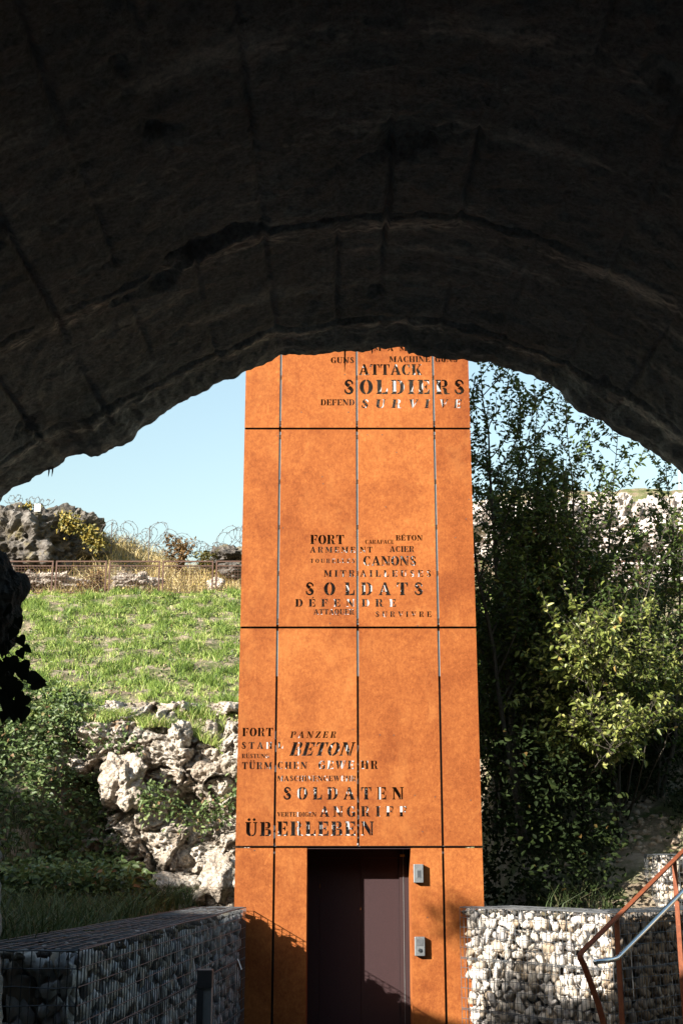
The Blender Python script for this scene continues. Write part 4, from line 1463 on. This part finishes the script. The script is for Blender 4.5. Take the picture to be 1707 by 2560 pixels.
P = gpoints(26000, 1.55, 6.2, 14.5, 20.0, under_keep)
n = len(P)
hh = rng.uniform(0.0, 1.0, n) ** 1.4 * np.interp(P[:, 0], [1.3, 2.6, 3.4, 4.5], [2.2, 1.9, 1.0, 0.5])
P = P + np.stack([np.zeros(n), -hh * 0.3, hh], 1)
P = np.repeat(P, 2, axis=0) + rng.normal(0, 0.06, (2 * n, 3))
n = len(P)
V, F, T = leaf_mesh(P, rng.normal(size=(n, 3)) * [1, 1, .6] + [0, -.2, -.2], rng.normal(size=(n, 3)) * 1.0 + [-.1, -.2, .5], rng.uniform(.05, .09, n), rng.uniform(.03, .055, n), np.clip(rng.normal(.4, .25, n), 0, 1))
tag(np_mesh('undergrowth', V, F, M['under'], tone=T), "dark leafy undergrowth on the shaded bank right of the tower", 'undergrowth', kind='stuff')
P = gpoints(20000, 2.2, 6.5, 14.3, 21.0, lambda a, b: under_keep(a, b) and not (a > 3.1 and b < 15.8))
n = len(P)
V, F, T = blades(P, rng.uniform(.1, .45, n), rng.uniform(.004, .008, n), rng.uniform(.3, 1.2, n), np.clip(rng.normal(.6, .3, n), 0, 1))
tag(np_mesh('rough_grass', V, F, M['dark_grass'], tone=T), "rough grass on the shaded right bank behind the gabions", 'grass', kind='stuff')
# small white stones strewn down the right bank
P = gpoints(7000, 2.6, 6.4, 14.3, 20.5, lambda a, b: nz(a, b, 0.9, 81) > -0.12 and not (a > 3.1 and b < 15.8))
VV, FF, off = [], [], 0
for p in P:
    v, f = SHAPES[random.randrange(len(SHAPES))]
    s = random.choice((0.008, 0.012, 0.016, 0.02, 0.035, 0.06))
    VV.append((v @ rand_rot().T) * s * np.array([1.2, 1, .8]) + p)
    FF.append(f + off)
    off += len(v)
tag(np_mesh('scree', np.concatenate(VV), np.concatenate(FF), M['stone_brown'], tone=rng.uniform(0.1, 0.9, off)), "scattered pale gravel on the shaded right bank", 'gravel', kind='stuff')


def grow_tree(name, base, top, label, leaf_mat, seed, n_side=34, spread=1.0, leaf=0.076, r0=0.03, bend=0.25, bare=0.12, group='trees right of the tower', cat='tree', dens=1.0,
              hang=0.0, n_stem=1, tone_m=0.45):
    rs = random.Random(seed)
    base, top = Vector(base), Vector(top)
    trunk, twig = MB(), MB()
    LP, LD = [], []

    def leafs(pts, start=0.15, step=0.045):
        acc = 0
        side = 1
        for a, b in zip(pts[:-1], pts[1:]):
            d = b - a
            ln = d.length
            s = 0
            while s < ln:
                acc += step
                p = a + d * (s / ln)
                dr = d.normalized()
                lat = dr.cross(Vector((rs.uniform(-1, 1), rs.uniform(-1, 1), rs.uniform(0.2, 1)))).normalized() * side
                side = -side
                if rs.random() < dens:
                    LP.append(p)
                    LD.append(dr * 0.5 + lat * 0.9 + Vector((0, 0, -0.15 - hang)))
                s += step * rs.uniform(0.7, 1.4)

    for stem_i in range(n_stem):
        tp = top + (Vector((rs.uniform(-.5, .5), rs.uniform(-.4, .4), -rs.uniform(0.2, 1.4))) if stem_i else Vector())
        bs = base + (Vector((rs.uniform(-.12, .12), rs.uniform(-.1, .1), 0)) if stem_i else Vector())
        H = (tp - bs).length
        pts = []
        bx, by = rs.uniform(-bend, bend), rs.uniform(-bend, bend)
        for i in range(15):
            f = i / 14
            p = bs.lerp(tp, f) + Vector((bx, by, 0)) * math.sin(f * math.pi) * (1 - 0.3 * f) + Vector((rs.gauss(0, .018), rs.gauss(0, .018), 0)) * (i > 0)
            pts.append(p)
        trunk.tube(pts, [max(0.005, r0 * (1 - i / 14) ** 0.8 * (0.7 if stem_i else 1)) for i in range(15)], 7)
        leafs(pts[11:], step=0.05)
        for k in range(n_side // n_stem):
            f = bare + (1 - bare) * (k + rs.random()) / (n_side // n_stem)
            f = min(f, 0.97)
            i = int(f * 14)
            p = pts[i].lerp(pts[min(14, i + 1)], f * 14 - i)
            az = rs.uniform(0, 2 * math.pi)
            ln = spread * H * (0.30 * (1 - f) + 0.085) * rs.uniform(.7, 1.3)
            d = Vector((math.cos(az), math.sin(az), rs.uniform(.5, 1.3) - hang)).normalized()
            b = [p]
            for s in range(6):
                d = (d + Vector((rs.gauss(0, .12), rs.gauss(0, .12), 0.10 - hang * .3 + rs.gauss(0, .08)))).normalized()
                b.append(b[-1] + d * ln / 6)
            twig.tube(b, [max(0.0025, 0.35 * r0 * (1 - f * .6) * (1 - s / 6.5)) for s in range(7)], 5)
            leafs(b[2:], step=0.05)
            for q in range(max(2, int(ln / 0.085))):
                g = rs.uniform(.15, .95)
                j = min(5, int(g * 6))
                pp = b[j].lerp(b[j + 1], g * 6 - j)
                dd = ((b[j + 1] - b[j]).normalized() + Vector((rs.gauss(0, .7), rs.gauss(0, .7), rs.gauss(0.1, .5)))).normalized()
                l2 = ln * rs.uniform(.2, .5)
                c = [pp]
                for s in range(3):
                    dd = (dd + Vector((rs.gauss(0, .15), rs.gauss(0, .15), .06 - hang * .2))).normalized()
                    c.append(c[-1] + dd * l2 / 3)
                twig.tube(c, [0.0035, 0.003, 0.0022, 0.0015], 4)
                leafs(c)
    t = empty(name, base, label, cat, group)
    trunk.build('trunk', M['bark'], t, True)
    P_, D_ = np.array(LP), np.array(LD)
    n = len(P_)
    r2 = np.random.default_rng(seed)
    V, F, T = leaf_mesh(P_, D_ + r2.normal(0, .25, (n, 3)), r2.normal(0, .6, (n, 3)) + [0, -.1, .7], r2.uniform(.6, 1.25, n) * leaf, r2.uniform(.5, .75, n) * leaf * .85, np.clip(r2.normal(tone_m, .22, n), 0, 1))
    c = np_mesh('crown', V, F, leaf_mat, t, tone=T)
    twig.build('branches', M['bark'], c)
    return n


tot = 0
tot += grow_tree('slender_tree', (2.35, 16.6, 1.9), at(1205, 905, 15.9), "leafy tree with a curved trunk close to the tower's right side", M['leaf'], 11, 60, 1.0, dens=.92, r0=0.055, bend=0.45, n_stem=3, bare=.2)
tot += grow_tree('slender_tree', (2.75, 16.9, 2.1), at(1330, 960, 16.2), "bushy upright tree between the tower-side tree and the tall thin stem", M['leaf'], 12, 52, 1.0, dens=.9, r0=0.04, n_stem=3, bare=.15)
tot += grow_tree('slender_tree', (3.15, 16.3, 2.0), at(1418, 975, 15.6), "tall tree with one straight thin dark stem reaching the vault edge", M['leaf'], 13, 34, 0.8, r0=0.03, bend=.1, dens=.8)
tot += grow_tree('slender_tree', (3.6, 16.6, 2.2), at(1540, 1078, 16.0), "sparse tree with bare top twigs below the vault's right curve", M['leaf'], 14, 44, 0.95, dens=.95, r0=0.035, n_stem=2, bare=.12)
tot += grow_tree('slender_tree', (4.3, 17.6, 2.6), at(1665, 1155, 17.0), "small leafy tree at the right picture edge", M['leaf'], 15, 48, 1.05, r0=0.035, n_stem=2, bare=.1)
tot += grow_tree('slender_tree', (3.3, 17.6, 2.6), at(1410, 1150, 17.4), "short dense tree low behind the thin stems", M['leaf'], 16, 60, 1.15, r0=0.04, n_stem=3, bare=.05)
tot += grow_tree('slender_tree', (2.15, 17.4, 2.4), at(1240, 1180, 17.3), "short dense tree behind the curved trunk", M['leaf'], 17, 56, 1.1, r0=0.04, n_stem=3, bare=.1)
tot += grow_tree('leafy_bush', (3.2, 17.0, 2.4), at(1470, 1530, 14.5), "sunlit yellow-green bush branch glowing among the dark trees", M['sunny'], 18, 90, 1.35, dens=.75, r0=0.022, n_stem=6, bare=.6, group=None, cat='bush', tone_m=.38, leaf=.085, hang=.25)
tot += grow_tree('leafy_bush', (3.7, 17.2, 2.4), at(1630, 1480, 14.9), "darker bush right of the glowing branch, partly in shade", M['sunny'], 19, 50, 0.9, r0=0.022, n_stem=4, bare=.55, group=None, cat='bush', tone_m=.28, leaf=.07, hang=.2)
tot += grow_tree('slender_tree', (2.6, 18.2, 2.9), at(1290, 1370, 18.0), "bushy tree in the second row behind the upright tree", M['leaf'], 31, 70, 1.2, r0=0.04, n_stem=3, bare=.05)
tot += grow_tree('slender_tree', (3.9, 18.6, 3.2), at(1500, 1400, 18.4), "bushy tree in the second row below the bare top twigs", M['leaf'], 32, 70, 1.25, r0=0.04, n_stem=3, bare=.05)
tot += grow_tree('slender_tree', (4.7, 18.8, 3.2), at(1640, 1410, 18.6), "bushy tree in the second row at the right picture edge", M['leaf'], 33, 70, 1.25, r0=0.04, n_stem=3, bare=.05)
print('tree leaves', tot)
# bushes on the ridge
grow_tree('round_bush', (at(412 * KK, 1300 * KK, 41.0)), at(405 * KK, 1238 * KK, 41.0), "round reddish bush on the skyline left of the tower", M['russet'], 21, 60, 2.6, leaf=.10, r0=.03, n_stem=6, bare=0.0, group=None, cat='bush')
grow_tree('low_shrub', (at(215 * KK, 1372 * KK, 37.3)), at(222 * KK, 1318 * KK, 37.3), "low russet shrub behind the fence left of the rubble rock", M['russet'], 22, 50, 2.6, leaf=.09, r0=.02, n_stem=5, bare=0.0, group=None, cat='bush')
grow_tree('low_shrub', (at(470 * KK, 1300 * KK, 40.0)), at(475 * KK, 1268 * KK, 40.0), "little yellow shrub beside the round bush", M['yellow_leaf'], 23, 36, 2.8, leaf=.09, r0=.02, n_stem=4, bare=0.0, group=None, cat='bush')

# yellowing creeper on the huge boulder
LP, LN = [], []
for cx, cy, sx, sy, k in ((165, 1205, 26, 14, 320), (205, 1228, 20, 16, 320), (222, 1245, 18, 14, 260), (64, 1163, 18, 4, 90), (150, 1190, 14, 10, 120)):
    for _ in range(k):
        LP.append(at(random.gauss(cx, sx * .6) * KK, random.gauss(cy, sy * .7) * KK, random.uniform(39.4, 40.2)))
P = np.array(LP)
n = len(P)
V, F, T = leaf_mesh(P, rng.normal(size=(n, 3)), rng.normal(size=(n, 3)) * .5 + [-.3, -.8, .4], rng.uniform(.08, .15, n), rng.uniform(.06, .11, n), np.clip(rng.normal(.6, .3, n), 0, 1))
tag(np_mesh('creeper', V, F, M['yellow_leaf'], tone=T), "yellowing creeper climbing the huge boulder on the skyline", 'creeper')


# hanging ivy at the tunnel's left jamb
def hanging_ivy():
    root = at(10, 1560, 5.8)
    t = empty('hanging_ivy', root, "dark ivy with big pointed leaves hanging at the tunnel's left edge", 'ivy')
    mb = MB()
    VV, FF, off = [], [], 0
    shape = [(0, 0.06), (.2, -.04), (.42, .06), (.44, .32), (.26, .66), (0, 1.12), (-.26, .66), (-.44, .32), (-.42, .06), (-.2, -.04)]
    spots = [(38, 1570, 34, 200), (44, 1545, 30, 160), (10, 1600, 44, 190), (25, 1640, 50, 170), (48, 1622, 34, 150), (60, 1615, 26, 130), (52, 1652, 56, 165), (20, 1690, 60, 180),
             (8, 1650, 60, 200), (40, 1700, 56, 195), (65, 1735, 52, 215), (20, 1745, 46, 190), (45, 1760, 44, 160), (5, 1720, 50, 175), (12, 1780, 30, 190),
             (6, 1560, 50, 180), (22, 1535, 40, 170), (85, 1712, 34, 75), (14, 1510, 40, 170), (30, 1500, 30, 190), (70, 1690, 44, 105), (78, 1708, 40, 95), (52, 1672, 44, 140), (60, 1765, 44, 190), (34, 1770, 40, 170), (48, 1590, 36, 150), (18, 1670, 50, 200)]
    prev = at(12, 1480, 5.82)
    MB_pts = [prev]
    for px, py, sz, ang in spots:
        c = at(px, py, random.uniform(5.7, 5.9))
        s = sz / FOC * 5.9 * 0.9
        a = R(ang - 90)
        dx, dz = Vector((math.sin(R(ang)), 0, math.cos(R(ang)))), Vector((math.cos(R(ang)), 0, -math.sin(R(ang))))
        tiltv = Vector((0, random.uniform(-.5, .5), 0))
        vs = [c + dz * (q[0] * s) + (dx + tiltv) * (q[1] * s) + Vector((0, abs(q[0]) * s * .3, 0)) for q in shape]
        vs.append(c + (dx + tiltv) * (s * .45))
        VV += [tuple(v) for v in vs]
        FF += [(off + 10, off + i, off + (i + 1) % 10) for i in range(10)]
        off += 11
        mid = at(min(px, 22) * .6, py - 14, 5.82)
        mb.tube([mid + Vector((0, .03, .03)), mid.lerp(c, .5) + Vector((0, 0, .006)), c], [.003, .002, .0015], 5)
    lv = np_mesh('leaves', VV, FF, M['ivy'], t, tone=np.full(len(VV), .5))
    st = [at(x, y, 5.83) for x, y in ((6, 1450), (14, 1520), (8, 1590), (16, 1650), (10, 1720), (18, 1790))]
    mb.tube(st, [.007, .006, .005, .004, .003, .002], 6)
    mb.build('stem', M['bark'], t)


hanging_ivy()


# ------------------------------------------------------------------ barbed wire, pickets, plate, pole
def coil(p0, p1, rad, turns, label, seed):
    rs = random.Random(seed)
    mb = MB()
    for strand in range(2):
        pts = []
        n = int(turns * 16)
        ph = rs.uniform(0, 6)
        for i in range(n + 1):
            f = i / n
            c = p0.lerp(p1, f)
            a = f * turns * 2 * math.pi + ph
            r_ = rad * (0.75 + 0.5 * noise.noise(Vector((f * 9, strand * 3, seed))))
            pts.append(c + Vector((r_ * math.cos(a), 0.5 * r_ * math.sin(a * .5 + strand), r_ * 0.9 * math.sin(a + 0.4 * math.sin(f * 9)) + 0.3 * rad * math.sin(f * 13 + strand))))
        mb.tube(pts, 0.0075, 4, closed=False)
        for i in range(0, n, 2):
            q = pts[i]
            for _ in range(2):
                d = Vector((rs.gauss(0, 1), rs.gauss(0, 1), rs.gauss(0, 1))).normalized() * 0.045
                mb.tube([q - d, q + d], 0.006, 3, closed=False)
    tag(mb.build('barbed_wire', M['barb']), label, 'barbed wire', 'barbed wire on the skyline')


coil(at(235 * KK, 1222 * KK, 41.5), at(345 * KK, 1232 * KK, 42), 0.40, 5, "barbed wire coil between the boulder and the pickets", 3)
coil(at(345 * KK, 1230 * KK, 42), at(465 * KK, 1266 * KK, 41.5), 0.50, 6, "barbed wire coil sagging over the round bush", 5)
coil(at(465 * KK, 1268 * KK, 41.5), at(525 * KK, 1250 * KK, 41.5), 0.22, 4, "thin barbed wire loop between the bush and the ledge", 6)
coil(at(515 * KK, 1245 * KK, 41.0), at(600 * KK, 1232 * KK, 41.0), 0.55, 4, "barbed wire coil just left of the tower", 8)
coil(at(20 * KK, 1152 * KK, 41.0), at(115 * KK, 1152 * KK, 41.0), 0.20, 4, "barbed wire on top of the huge boulder behind the plate", 9)
for px, y0, y1, lab in ((257, 1203, 1245, "bare iron picket left in the barbed wire"), (343, 1214, 1262, "iron picket right in the barbed wire, with wire hooked on")):
    a, b = at(px * KK, y1 * KK, 40.6), at((px + 1) * KK, (y0 - 4) * KK, 40.6)
    mb = MB().tube([a - Vector((0, 0, .4)), b], 0.018, 6)
    for f in (.5, .8, .97):
        p = a.lerp(b, f)
        mb.tube([p, p + Vector((.05, 0, .03)), p + Vector((.03, 0, .07))], 0.008, 5)
    tag(mb.build('iron_picket', M['barb']), lab, 'picket', 'pickets on the skyline')
a, b = at(79 * KK, 1175 * KK, 39.4), at(95 * KK, 1157 * KK, 39.4)
t = empty('sign_plate', ((a.x + b.x) / 2, 39.4, a.z - .2), "small blank pale plate on a stake on the huge boulder", 'plate')
MB().box(((a.x + b.x) / 2, 39.4, (a.z + b.z) / 2), (b.x - a.x, 0.03, b.z - a.z), bev=.005).build('plate', M['sign'], t)
MB().tube([((a.x + b.x) / 2, 39.44, a.z - .4), ((a.x + b.x) / 2, 39.44, b.z - .03)], .02, 8).build('stake', M['barb'], t)
a, b = at(1700, 1420, 44.0), at(1699, 1175, 44.0)
t = empty('mast', (a.x, 44, a.z - 1.0), "thin white mast far behind at the right picture edge", 'mast')
MB().tube([a - Vector((0, 0, 1.2)), a.lerp(b, .55)], .05, 12).build('lower_tube', M['white_paint'], t)
MB().tube([a.lerp(b, .55), b + Vector((0, 0, .6))], [.038, .03], 12).build('upper_tube', M['white_paint'], t)
